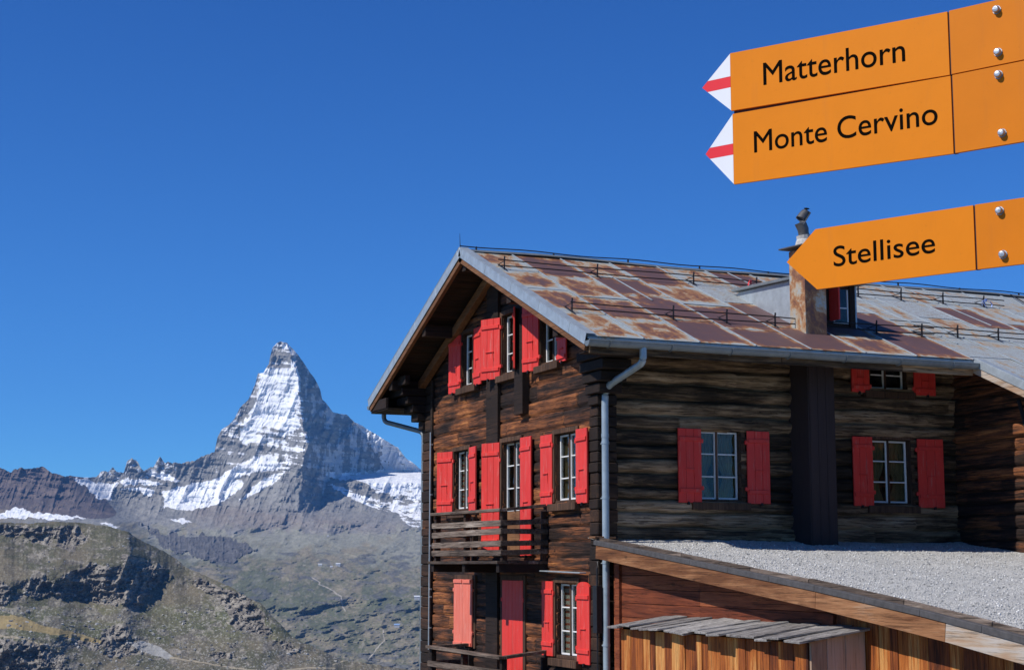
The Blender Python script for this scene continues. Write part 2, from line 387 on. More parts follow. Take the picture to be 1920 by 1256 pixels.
# ------------------------------------------------------------------ terrain
def pixel_point(px, py, D):
    """point at distance D (along the optical axis) on the camera ray through image pixel (px, py)"""
    px, py, D = np.broadcast_arrays(px, py, D)
    d = (Fv[None]*FPX + R2[None]*(px.ravel()[:, None]-960) + U2[None]*(628-py.ravel()[:, None]))/FPX
    return (CAM[None] + d*D.ravel()[:, None]).reshape(px.shape+(3,))
SKY = [(-3200, 1075), (-1800, 1040), (-700, 990), (-300, 935), (-100, 900), (0, 878), (20, 884), (40, 877), (52, 880), (65, 876), (80, 875), (95, 886), (115, 891), (140, 893), (165, 895), (180, 894), (190, 885), (205, 882), (212, 876), (218, 885), (232, 884), (239, 866), (247, 858), (254, 861), (262, 872), (270, 881), (285, 876), (300, 857), (310, 866), (325, 868), (345, 868), (370, 860), (390, 851), (402, 849), (408, 820), (415, 805), (430, 796), (440, 786), (450, 765), (465, 750), (478, 722), (484, 700), (494, 698), (500, 688), (504, 682), (507, 666), (511, 652), (519, 643), (526, 640), (538, 643), (550, 655), (562, 669), (575, 688), (590, 710), (601, 732), (604, 748), (615, 760), (625, 773), (640, 775), (650, 778), (665, 791), (680, 799), (700, 811), (720, 824), (745, 838), (760, 857), (780, 872), (797, 886), (850, 905), (950, 880), (1200, 900), (1600, 930), (2400, 960)]
sx_, sy_ = np.array(SKY, float).T
cx = np.concatenate([np.arange(-3200, -700, 50), np.arange(-700, -60, 16), np.arange(-60, 830, 1.05), np.arange(830, 2400, 24)])
sk = np.interp(cx, sx_, sy_)
rough_amp = np.interp(cx, [-700, 130, 140, 185, 190, 300, 400, 480, 600, 650, 797, 900], [2, 2, .3, .4, 2.6, 2.4, 2.0, .9, 1.0, 1.2, 1.0, 2])
sk = sk + rough_amp*fbm(cx/7, cx*0, 5, 4)*1.6
v = np.concatenate([np.linspace(0, 1, 600), 1+np.linspace(0, 1, 26)[1:]])
PX = np.broadcast_to(cx[None], (len(v), len(cx)))
_k = np.ones(41)/41; sks = np.convolve(np.pad(sk, 20, mode='edge'), _k, 'valid')
_b = sks[None]+(1262-sks[None])*np.minimum(v[:, None], 1)
PY = np.where(v[:, None] <= 1, _b+(sk-sks)[None]*np.exp(-(_b-sks[None])/30.0)*np.clip((1-v[:, None])*4, 0, 1), 1262+(v[:, None]-1)*340)
D = np.interp(PY, [640, 800, 900, 960, 1000, 1060, 1120, 1256, 1602], [7620, 7380, 7180, 6980, 6720, 5900, 5200, 4300, 2900])
xr = np.interp(PY, [640, 655, 690, 720, 760, 800, 840, 880, 920, 960, 1000, 1040], [528, 540, 553, 560, 562, 568, 574, 568, 562, 562, 640, 700])
xb = np.interp(PY, [640, 765, 775, 815, 850, 884, 893, 905, 960], [760, 760, 655, 682, 702, 720, 640, 605, 600])
wv_ = sstep(1010, 930, PY)
warp = fbm(PX/26, PY/26, 11, 4)*7
rx = PX+warp-xr
Rr = 5.6*np.clip(rx, 0, np.maximum(xb-xr, 1)) + .6*np.maximum(rx-(xb-xr), 0)
Rl = 1.3*np.clip(-rx, 0, 170)
D = D + wv_*(Rr+Rl)*np.where(PX > 900, .2, 1)
lr = sstep(200, 120, PX+(PY-900)*-.9)*sstep(985, 955, PY)
D = D - 420*sstep(200, 120, PX+(PY-900)*-.9)*sstep(1150, 960, PY)
# gullies and ribs (real relief, metres)
mtn = wv_
steep = ridged(PX/34+PY/90, PY/70, 21, 6, .6)
strata = fbm(PX/90+PY/40, PY/9-PX/55, 33, 5)
relief = 95*(steep-.35)+26*strata
cl1 = inpoly(PX+fbm(PX/14, PY/14, 12, 5, .6)*16, PY+fbm(PX/14, PY/14, 13, 5, .6)*11, [(270, 985), (300, 1000), (400, 1003), (440, 1010), (485, 1030), (455, 1045), (410, 1058), (380, 1045), (330, 1035), (300, 1022)])
band = np.exp(-((PY-(968+.10*(PX-400)))/22)**2)*sstep(330, 400, PX)*sstep(820, 700, PX)
mid = fbm((PX-PY*.9)/75, (PY+PX*.25)/20, 41, 6, .55)
rel2 = 85*mid+42*(ridged((PX+PY*.8)/34, (PY-PX*.2)/17, 43, 5)-.4)
DD = D - np.where((PX > 395) & (PX < 640) & (PY < 870), .52, .70)*relief*np.clip(mtn+.5*band, 0, 1.2) - .8*rel2*(1-mtn) - cl1*40*ridged(PX/9, PY/16, 44, 4)
edge = np.minimum(1, (PY-sk[None])/6.0)
VT = pixel_point(PX, PY, DD)
# colours
n0 = fbm(PX/18, PY/12, 51, 5); n1 = fbm(PX/5, PY/3.2, 52, 5, .65); n2 = fbm(PX/60, PY/45, 53, 4)
def lerp(a, b, t): return a+(b-a)*t[..., None]
def c3(*c): return np.array(c, float)
col = np.broadcast_to(c3(.25, .245, .23), PX.shape+(3,)).copy()
col = lerp(col, c3(.31, .30, .27), np.clip(n0+.4, 0, 1))
col = lerp(col, c3(.10, .10, .105), np.clip(n1*1.4, 0, .7)*np.clip(.35+wv_, 0, 1))
lm = lr > .4
col = np.where(lm[..., None], lerp(np.broadcast_to(c3(.115, .095, .09), col.shape), c3(.20, .155, .13), np.clip(n1+n0+.3, 0, 1)), col)
bm = np.clip(band*1.4, 0, 1)*np.clip(.75+n0, 0, 1)
col = lerp(col, c3(.24, .20, .17), bm*.7)
scree = sstep(985, 1010, PY+n0*26)*sstep(1120, 1040, PY+n0*50+n2*50)
col = lerp(col, c3(.28, .275, .22), np.clip(scree*1.1, 0, 1))
grass = np.clip(sstep(1012, 1080, PY+n0*45+n2*60-.08*(PX-600)), 0, 1)
gcol = lerp(np.broadcast_to(c3(.115, .124, .066), col.shape), c3(.25, .215, .14), np.clip(n2*1.5+n1*.9+n0*.6+.3, 0, 1))
gcol = lerp(gcol, c3(.27, .25, .22), np.clip((n1-.25)*3, 0, .6))
col = lerp(col, gcol, grass*.92)
rockp = np.clip((fbm(PX/38+4+PY/50, PY/11-PX/90, 61, 6, .6)-.17)*6, 0, .8)*(PY > 1035)
col = lerp(col, c3(.125, .125, .12)*(1+.4*n1[..., None]), rockp)
col = np.where(cl1[..., None], c3(.125, .12, .115)*(1+.5*n1[..., None]), col)
wx, wy = PX+fbm(PX/9, PY/9, 71, 5, .6)*8, PY+fbm(PX/9, PY/9, 72, 5, .6)*5
SNOW = [
 [(138, 896), (165, 895), (178, 905), (222, 905), (215, 915), (206, 938), (185, 935), (165, 918)],
 [(222, 900), (240, 893), (252, 900), (262, 897), (305, 908), (290, 912), (262, 906), (250, 910), (228, 908)],
 [(272, 886), (300, 885), (322, 893), (337, 900), (330, 905), (308, 900), (285, 892)],
 [(306, 922), (340, 910), (400, 899), (430, 882), (470, 860), (500, 850), (512, 853), (537, 878), (510, 882), (480, 884), (440, 898), (458, 905), (440, 926), (410, 945), (345, 958), (305, 950)],
 [(450, 938), (475, 912), (495, 895), (535, 886), (512, 905), (480, 925)],
 [(228, 916), (270, 913), (290, 920), (286, 930), (262, 922)],
 [(0, 962), (30, 950), (60, 960), (110, 965), (165, 970), (120, 975), (60, 971), (-60, 970), (-60, 960)],
 [(190, 980), (215, 983), (226, 989), (205, 988)], [(318, 975), (345, 972), (362, 979), (340, 981)],
 [(608, 884), (650, 886), (700, 886), (720, 880), (760, 884), (830, 895), (830, 1000), (770, 985), (745, 962), (700, 950), (660, 917), (640, 899), (615, 893)],
 [(612, 908), (640, 912), (680, 930), (720, 955), (697, 950), (650, 930)],
]
snow = np.zeros(PX.shape)
for P in SNOW: snow = np.maximum(snow, inpoly(wx, wy, P)*1.0)
snow = np.where((PX > 600) & (fbm(PX/20, PY/5-PX/40, 95, 5, .65) > .20+.5*sstep(930, 890, PY)), 0, snow)
for P in ([(640, 897), (690, 905), (705, 921), (742, 932), (735, 945), (690, 932), (650, 915)], [(690, 962), (725, 968), (745, 985), (720, 1000), (695, 985)]):
    snow = np.where(inpoly(wx, wy, P), 0, snow)
core = inpoly(wx, wy, [(488, 690), (556, 688), (562, 700), (556, 772), (566, 800), (545, 812), (500, 800), (476, 815), (462, 838), (448, 822), (462, 785), (482, 748), (486, 710)])
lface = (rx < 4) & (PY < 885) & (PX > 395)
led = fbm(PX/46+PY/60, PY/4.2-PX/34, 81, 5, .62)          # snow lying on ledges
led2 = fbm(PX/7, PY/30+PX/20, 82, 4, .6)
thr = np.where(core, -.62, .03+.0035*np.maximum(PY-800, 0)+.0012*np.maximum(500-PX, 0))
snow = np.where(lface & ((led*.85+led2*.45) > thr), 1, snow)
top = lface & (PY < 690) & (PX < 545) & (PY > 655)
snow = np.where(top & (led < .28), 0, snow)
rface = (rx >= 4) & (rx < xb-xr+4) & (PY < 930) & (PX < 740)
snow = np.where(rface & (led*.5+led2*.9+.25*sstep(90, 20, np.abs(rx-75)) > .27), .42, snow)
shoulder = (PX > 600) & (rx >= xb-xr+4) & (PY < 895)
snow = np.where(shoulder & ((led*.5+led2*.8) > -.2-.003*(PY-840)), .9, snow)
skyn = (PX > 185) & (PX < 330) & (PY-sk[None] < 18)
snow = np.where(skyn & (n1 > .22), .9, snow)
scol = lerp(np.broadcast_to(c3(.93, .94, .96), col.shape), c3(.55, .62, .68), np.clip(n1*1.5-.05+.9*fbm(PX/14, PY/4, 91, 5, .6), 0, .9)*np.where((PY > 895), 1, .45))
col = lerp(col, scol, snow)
# walking paths on the far meadow
def path(pts, wdt, Px, Py):
    m = np.zeros(Px.shape, bool)
    for (x0, y0), (x1, y1) in zip(pts[:-1], pts[1:]):
        dx, dy = x1-x0, y1-y0; t = np.clip(((Px-x0)*dx+(Py-y0)*dy)/(dx*dx+dy*dy), 0, 1)
        m |= np.hypot(Px-x0-t*dx, Py-y0-t*dy) < wdt
    return m
pth = path([(585, 1082), (600, 1092), (598, 1095), (612, 1100), (640, 1118), (642, 1135), (648, 1145)], 1.1, wx*.25+PX*.75, wy*.25+PY*.75)
pth |= path([(690, 1235), (720, 1200), (718, 1180)], .9, wx*.3+PX*.7, PY)
col = np.where(pth[..., None], c3(.42, .38, .31), col)
# behind the skyline: the far side falls away
def with_back(V, PXr, PYr, Dr, cols, drops):
    rows = [pixel_point(PXr, PYr+dpy, Dr+dD) for dD, dpy in drops]
    V = np.concatenate([np.stack(rows[::-1]), V]); cc = np.concatenate([np.repeat(cols[:1], len(rows), 0), cols]); return V, cc
VT, colT = with_back(VT, PX[0], PY[0], DD[0], col, [(60, 12), (400, 90), (1500, 330)])
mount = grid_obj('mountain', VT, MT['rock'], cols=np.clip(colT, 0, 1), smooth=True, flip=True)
tag(mount, 'snow streaked pyramid peak with glaciers and grassy slopes below', 'mountain', kind='structure')

HS = [(-3200, 1180), (-2200, 1090), (-1400, 1040), (-700, 1010), (-300, 985), (0, 979), (50, 981), (100, 978), (150, 979), (200, 986), (240, 996), (262, 1012), (290, 1024), (330, 1047), (350, 1064), (385, 1078), (430, 1099), (465, 1120), (490, 1132), (520, 1164), (545, 1190), (570, 1205), (600, 1216), (625, 1229), (640, 1236), (690, 1243), (760, 1254), (800, 1262), (900, 1290), (1200, 1360), (1700, 1420)]
hx_, hy_ = np.array(HS, float).T
hc = np.concatenate([np.arange(-3200, -700, 60), np.arange(-700, -50, 16), np.arange(-50, 830, 1.15), np.arange(830, 1700, 30)])
hs = np.interp(hc, hx_, hy_)+1.6*fbm(hc/9, hc*0, 15, 4)
hv = np.concatenate([np.linspace(0, 1, 330), 1+np.linspace(0, 1, 30)[1:]])
HX = np.broadcast_to(hc[None], (len(hv), len(hc)))
hb = np.maximum(1262, hs+40)
HY = np.where(hv[:, None] <= 1, hs[None]+(hb-hs)[None]*np.minimum(hv[:, None], 1), hb[None]+(hv[:, None]-1)*360)
hw = fbm(HX/22, HY/16, 101, 5, .6)
hwx, hwy = HX+hw*14, HY+fbm(HX/22, HY/16, 102, 5, .6)*10
CL = [[(95, 985), (0, 985), (-60, 990), (-60, 1006), (50, 1006), (66, 1020), (95, 1018), (98, 1000)],
      [(95, 988), (150, 986), (165, 1012), (135, 1030), (105, 1028)],
      [(38, 1098), (60, 1082), (90, 1078), (100, 1090), (118, 1078), (150, 1060), (190, 1058), (235, 1060), (262, 1066), (292, 1085), (290, 1108), (262, 1120), (275, 1142), (240, 1140), (230, 1130), (210, 1138), (178, 1134), (140, 1118), (118, 1120), (92, 1112), (75, 1120), (55, 1110)],
      [(225, 1040), (262, 1044), (300, 1060), (320, 1078), (300, 1092), (280, 1080), (250, 1072), (232, 1058)],
      [(362, 1080), (420, 1100), (470, 1122), (492, 1150), (505, 1180), (510, 1192), (492, 1192), (462, 1188), (440, 1178), (425, 1150), (400, 1120), (372, 1104)],
      [(188, 1182), (230, 1172), (242, 1200), (262, 1228), (205, 1232), (192, 1205)], [(112, 1190), (150, 1196), (196, 1212), (180, 1222), (140, 1206)],
      [(-60, 1080), (0, 1084), (22, 1104), (28, 1128), (8, 1136), (-60, 1134)],
      [(0, 1200), (60, 1205), (120, 1225), (130, 1262), (-60, 1262)], [(515, 1210), (545, 1205), (562, 1220), (545, 1228)], [(395, 1222), (420, 1215), (440, 1232), (410, 1240)]]
cm = np.zeros(HX.shape)
for P in CL: cm = np.maximum(cm, inpoly(hwx, hwy, P)*1.0)
rocky = np.clip((ridged(HX/26, HY/17, 103, 5)-.43)*4, 0, 1)*sstep(.1, .4, fbm(HX/70, HY/50, 104, 4)+.32)
slabs = ((fbm(HX/34+7, HY/13, 105, 5) > .27)).astype(float)*sstep(20, 60, HY-hs[None]+30)
rockm = np.clip(np.maximum(cm, np.maximum(.45*rocky, .5*slabs)), 0, 1)
def blur(A, rx_, ry_):
    for ax, r_ in ((1, rx_), (0, ry_)):
        for _ in range(2):
            pad = [(0, 0), (0, 0)]; pad[ax] = (r_+1, r_)
            P_ = np.cumsum(np.pad(A, pad, mode='edge'), axis=ax)
            A = (np.take(P_, np.arange(2*r_+1, P_.shape[ax]), ax)-np.take(P_, np.arange(0, P_.shape[ax]-2*r_-1), ax))/(2*r_+1)
    return A
cmb = blur(cm, 9, 4)
g = 2.3-1.75*np.clip(blur(cm, 16, 3)*1.1+.25*blur(rockm, 22, 6), 0, 1)
dpy = np.zeros(HY.shape); dpy[:-1] = HY[1:]-HY[:-1]
HD = 1000+np.cumsum((g*dpy)[::-1], 0)[::-1]
HD = .30*HD+.70*blur(HD, 75, 1)
rmb = blur(rockm, 4, 2)
HD = HD - 8*(ridged(HX/24+HY/60, HY/22, 106, 6, .62)-.4)*(.3+cmb*2.2+1.1*rmb) - 3.5*fbm(HX/6, HY/5, 107, 4, .65)*(.25+rmb) - 26*fbm(HX/120, HY/70, 108, 3)
VH = pixel_point(HX, HY, HD)
m1 = fbm(HX/12, HY/7, 111, 5, .6); m2 = fbm(HX/70, HY/40, 112, 4); m3 = fbm(HX/2.6, HY/2.2, 113, 3, .6)
hcol = lerp(np.broadcast_to(c3(.098, .096, .058), HX.shape+(3,)), c3(.18, .155, .105), np.clip(m2*1.4+m1*.8+.45, 0, 1))
hcol = lerp(hcol, c3(.105, .12, .05), np.clip(sstep(1110, 1150, HY)*sstep(1230, 1180, HY)*.7+m1*.5-.25, 0, .7))
hcol = lerp(hcol, c3(.38, .37, .33), np.clip((m3-.22)*2.6+.15*rocky, 0, .8)*np.clip(.4+sstep(1100, 1200, HY)+rocky, 0, 1))
hcol = lerp(hcol, c3(.075, .07, .062), np.clip((-m3-.30)*3, 0, .7))
rk = lerp(np.broadcast_to(c3(.15, .135, .115), hcol.shape), c3(.34, .31, .26), np.clip(m1*1.2+m3*.8+.4, 0, 1))
hcol = lerp(hcol, rk, np.clip(rockm*1.3, 0, 1))
tan = inpoly(HX+m1*6, HY+m1*4, [(-60, 1150), (0, 1152), (40, 1155), (80, 1172), (130, 1182), (190, 1200), (185, 1206), (130, 1195), (70, 1184), (30, 1178), (-60, 1176)])
hcol = np.where(tan[..., None], c3(.30, .235, .115)*(1+.3*m1[..., None]), hcol)
sc1 = inpoly(HX+m1*5, HY+m1*3, [(240, 1204), (270, 1202), (300, 1212), (325, 1230), (310, 1234), (280, 1225), (255, 1215)])
hcol = np.where(sc1[..., None], c3(.36, .355, .33)*(1+.3*m1[..., None]), hcol)
pt = path([(-20, 1190), (40, 1196), (75, 1206), (115, 1222)], 1.6, HX, HY+m1*3) | path([(320, 1232), (370, 1240), (430, 1250), (520, 1262)], 1.3, HX, HY+m1*2) | path([(625, 1245), (645, 1238), (660, 1233)], 1.3, HX, HY) | path([(530, 1256), (580, 1251), (628, 1252)], 1.3, HX, HY)
hcol = np.where(pt[..., None], c3(.36, .31, .22), hcol)
VHb, hcolb = with_back(VH, HX[0], HY[0], HD[0], hcol, [(25, 8), (120, 60), (400, 330)])
hill = grid_obj('hill', VHb, MT['hill'], cols=np.clip(hcolb, 0, 1), smooth=True, flip=True)
tag(hill, 'rocky brown and green hillside with dark cliffs in front of the peak', 'hill', kind='structure')
def on_hill(px, py):
    j = int(np.argmin(np.abs(hc-px))); i = int(np.argmin(np.abs(HY[:, j]-py))); return Vector(VH[i, j])
def on_mount(px, py):
    j = int(np.argmin(np.abs(cx-px))); i = int(np.argmin(np.abs(PY[:, j]-py))); return Vector(pixel_point(PX[i, j], PY[i, j], DD[i, j]).ravel())

# loose boulders and scree blocks strewn over the near hillside
rb = np.random.RandomState(77); nb_ = 2600
bx = rb.uniform(-60, 640, nb_); by = 985+270*rb.rand(nb_)**.7
jj = np.clip(np.searchsorted(hc, bx), 0, len(hc)-1); ii = np.array([int(np.argmin(np.abs(HY[:, j]-y_))) for j, y_ in zip(jj, by)])
ok_ = (by > hs[jj]+4) & ((rmb[ii, jj] > .12) | (by > 1140)) & (fbm(bx/40, by/22, 114, 4) > -.12)
jj, ii = jj[ok_], ii[ok_]; nb_ = len(ii); PB = VH[ii, jj]
ico = np.array([(0, 0, 1), (.89, 0, .45), (.28, .85, .45), (-.72, .53, .45), (-.72, -.53, .45), (.28, -.85, .45), (.72, .53, -.45), (-.28, .85, -.45), (-.89, 0, -.45), (-.28, -.85, -.45), (.72, -.53, -.45), (0, 0, -1)])
icf = np.array([(0, 1, 2), (0, 2, 3), (0, 3, 4), (0, 4, 5), (0, 5, 1), (1, 6, 2), (2, 7, 3), (3, 8, 4), (4, 9, 5), (5, 10, 1), (6, 7, 2), (7, 8, 3), (8, 9, 4), (9, 10, 5), (10, 6, 1), (11, 7, 6), (11, 8, 7), (11, 9, 8), (11, 10, 9), (11, 6, 10)])
bs_ = .45+2.0*rb.rand(nb_)**3.2
BV = ico[None]*(bs_[:, None, None]*(.55+.9*rb.rand(nb_, 12, 1)))*np.stack([.8+.7*rb.rand(nb_), .8+.7*rb.rand(nb_), .6+.5*rb.rand(nb_)], -1)[:, None]
BV = (BV+PB[:, None]+np.array([0, 0, .1])).reshape(-1, 3)
m_, nt_, b_ = newmat('boulder_rock'); nt_.links.new(ramp(nt_, tone_(nt_), [(0, (.14, .13, .115)), (.6, (.27, .26, .235)), (1, (.44, .43, .40))]), b_.inputs['Base Color']); b_.inputs['Roughness'].default_value = .95
bo = mesh_obj('boulders', BV, [tuple(f) for f in (icf[None]+np.arange(nb_)[:, None, None]*12).reshape(-1, 3).tolist()], m_, None, np.repeat(rb.rand(nb_), 20))
tag(bo, 'grey boulders and scree blocks strewn over the brown hillside', 'boulders', kind='stuff')

# ground: the terrace of the chalet, then falling away into the valley
rr = np.concatenate([np.linspace(0, 40, 60), np.geomspace(42, 11000, 90)]); aa = np.linspace(0, 2*math.pi, 181)
RR, AA = np.meshgrid(rr, aa, indexing='ij')
gx = CAM[0]+RR*np.cos(AA); gy = CAM[1]+RR*np.sin(AA)
gz = np.interp(RR, [0, 4, 12, 20, 48, 120, 2200, 11000], [-1.75, -1.8, -3.6, -4.5, -4.55, -22, -380, -700])
gz = gz+np.clip(RR-5, 0, 400)/400*8*fbm(gx/90, gy/90, 121, 4)+.05*fbm(gx/1.5, gy/1.5, 122, 3)
gm = fbm(gx/12, gy/12, 123, 4)
gc = lerp(np.broadcast_to(c3(.13, .13, .06), gx.shape+(3,)), c3(.25, .22, .16), np.clip(gm+.5, 0, 1))
go = grid_obj('ground', np.stack([gx, gy, gz], -1), MT['ground'], cols=gc)
tag(go, 'alpine meadow ground round the chalet falling into the valley', 'ground', kind='structure')

# ------------------------------------------------------------------ chalet
BZ = -4.6
chalet = empty('chalet', (0, 0, BZ), 'old dark timber chalet with red shutters and rusty sheet metal roof', 'chalet')
class Wall:
    """frame of a wall: s runs along it, d outward"""
    def __init__(s, kind, off): s.k = kind; s.o = off
    def p(s, a, d, z): return (s.o-d, a, z) if s.k == 'g' else (a, s.o-d, z)
    def box(s, mb, a0, a1, d0, d1, z0, z1, tone=None):
        p, q = s.p(a0, d0, z0), s.p(a1, d1, z1); return mb.box(p[0], q[0], p[1], q[1], p[2], q[2], tone)
GA = Wall('g', 0.0); LO = Wall('l', 0.2); BY = Wall('g', 7.05)
SL = .4336
def roof_z(y): return 5.698-SL*abs(y-3.989)       # top of the roof sheet
def logwall(name, wall, s0, s1, z0, z1, holes, mat, parent, hmean, amp, ztop=None, seed=1, flat=.5, cell=.04, seg=1.2, sub=8, wav=.02):
    r_ = np.random.RandomState(seed); zb = [z0]
    while zb[-1] < z1: zb.append(zb[-1]+hmean*(.78+.44*r_.rand()))
    zb = np.array(zb); n = len(zb)-1
    s = np.arange(s0, s1+cell*.5, cell); s[-1] = s1
    fr = (np.arange(sub)/sub)
    rows = []; dd = []; tn = []
    segs = [np.floor(s/seg+r_.rand()*9+ .25*np.sin(k*7.1)) for k in range(n)]
    for k in range(n+1):
        pass
    wb = np.stack([zb[k]+wav*fbm(s/.9, s*0+k*3.1, seed+5, 4) for k in range(n+1)])
    for k in range(n):
        st = _h(segs[k], segs[k]*0+k, seed); bulge = .7+.6*_h(np.array([k]), np.array([3]), seed)[0]
        off = (st-.5)*.018
        jn = np.zeros(len(s)); ch = np.where(np.diff(segs[k]) != 0)[0]; jn[ch] = 1
        for f in fr:
            z = wb[k]+(wb[k+1]-wb[k])*f
            u = 2*f-1
            pr = (max(0, 1-abs(u)**2)**.5)*(1-flat)+(min(1, (1-abs(u))*7))*flat
            rows.append(z)
            dd.append((amp*bulge*pr if f > 0 else -.6*amp-.010) + off + amp*.35*fbm(s/.35, z/.05, seed+9, 4) - (jn*.02 if flat > .6 else 0))
            tn.append(np.clip(.5+.75*(st-.5)+.25*fbm(s/.8, s*0+k, seed+2, 3), 0, 1))
    Zs = np.stack(rows); Ds = np.stack(dd); Ss = np.broadcast_to(s[None], Zs.shape)
    T = np.stack(tn)
    if wall.k == 'g': V = np.stack([wall.o-Ds, Ss, Zs], -1)
    else: V = np.stack([Ss, wall.o-Ds, Zs], -1)
    keep = np.ones((Zs.shape[0]-1, Zs.shape[1]-1), bool)
    cs = (Ss[:-1, :-1]+Ss[1:, 1:])/2; cz = (Zs[:-1, :-1]+Zs[1:, 1:])/2
    for a0, a1, b0, b1 in holes: keep &= ~((cs > min(a0, a1)) & (cs < max(a0, a1)) & (cz > b0) & (cz < b1))
    if ztop is not None: keep &= cz < ztop(cs)
    return grid_obj(name, V, mat, parent, keep=keep, vtone=T, smooth=True, flip=(wall.k != 'g'))
# windows: (s0, s1, z0, z1) clear opening
GW = {'up_a': (5.12, 5.86, 3.40, 4.42), 'up_b': (3.16, 3.86, 3.42, 4.50), 'up_c': (1.42, 2.14, 3.40, 4.22),
      'mid_a': (5.48, 6.24, 1.06, 2.20), 'mid_door': (3.02, 3.86, .22, 2.20), 'mid_c': (.74, 1.58, 1.05, 2.18),
      'low_a': (5.19, 6.07, -1.43, -.24), 'low_door': (2.88, 3.80, -2.3, -.23), 'low_c': (.72, 1.56, -1.44, -.25)}
LW = {'a': (1.84, 2.68, 1.06, 2.22), 'b': (5.24, 6.06, 1.06, 2.18), 'c': (5.24, 6.04, 3.02, 3.56)}
def seal(a): return (a[0]+.02, a[1]-.02, a[2]+.02, a[3]-.02)
gw = logwall('gable_wall', GA, 0.0, 8.0, BZ, 5.7, [seal(v_) for v_ in GW.values()], MT['gable'], chalet, .235, .024, lambda y: roof_z(y)-.17, 3, .82, seg=2.4, wav=.022)
lw = logwall('side_wall', LO, 0.02, 7.08, -.2, 3.62, [seal(v_) for v_ in LW.values()], MT['log'], chalet, .235, .078, None, 8, .05, seg=7.0, wav=.045)
bw = logwall('wing_wall', BY, -6.0, .2, -.4, 3.75, [], MT['gable'], chalet, .225, .045, lambda y: roof_z(y)-.17, 15, .35, seg=3)
# inner and rear shell of the building
mb = MB()
mb.box(.6, 6.9, .75, .9, BZ, 3.4, .4); mb.box(.6, 14, 7.85, 8.0, BZ, 3.7, .4); mb.box(13.9, 14, -6, 8, BZ, 3.6, .4)
mb.box(7.2, 14, -6.0, -5.9, BZ, 1.4, .4); mb.box(.9, 1.0, .3, 7.9, BZ, 3.8, .4)
mb.each('rear_wall', MT['dark'], chalet)
mb = MB()
mb.box(-.04, .5, .02, .3, BZ, -.1, .4); mb.box(.3, 7.0, .22, .32, BZ, -.1, .4)
mb.box(-.03, .6, 7.9, 7.98, BZ, 3.6, .3)
mb.each('lower_wall', MT['dark'], chalet)
# corner log ends (crossed logs) at both gable corners
def corner_post(y0, y1, x0, x1, z0, z1, seed, parent=chalet, mat='gable', front=True):
    m_ = MB(); z = z0; q = random.Random(seed)
    while z < z1:
        h = .2*(.8+.4*q.random()); e = q.uniform(-.012, .012)
        m_.box(x0+e, x1+q.uniform(-.02, .02), y0+e, y1+q.uniform(-.015, .015), z+.004, min(z+h, z1)-.004, None, .014); z += h
    return m_.build('corner_log_ends', MT[mat], parent)
corner_post(-.06, .24, -.055, .30, BZ, 3.2, 1, mat='darkx'); corner_post(7.50, 8.02, -.055, .2, BZ, 3.75, 2, mat='dark')
corner_post(-.52, .19, .34, .50, .35, 3.42, 4, mat='darkx') if False else None
mb = MB()
for k in range(5):
    z = 2.52+.17*k
    mb.box(-.10-.05*k, .25, -.16-.17*k, .18, z, z+.155, .2, .012)
mb.build('eave_bracket', MT['darkx'], chalet)
mb = MB()
for k in range(5):
    z = 2.75+.17*k
    mb.box(-.12-.11*k, .25, 7.85, 8.1+.14*k, z, z+.155, .2, .012)
mb.build('eave_bracket', MT['darkx'], chalet)
# upright beams on the gable
mb = MB()
mb.box(-.075, -.02, 3.98, 4.52, -4.6, -.1, .3); mb.box(-.085, -.02, 3.96, 4.50, 2.2, 5.2, .3); mb.box(-.16, -.02, 2.66, 3.02, 2.62, 5.0, .25)
mb.box(-.07, -.02, 7.42, 7.52, BZ, 3.7, .4)
mb.each('wall_post', MT['dark'], chalet)

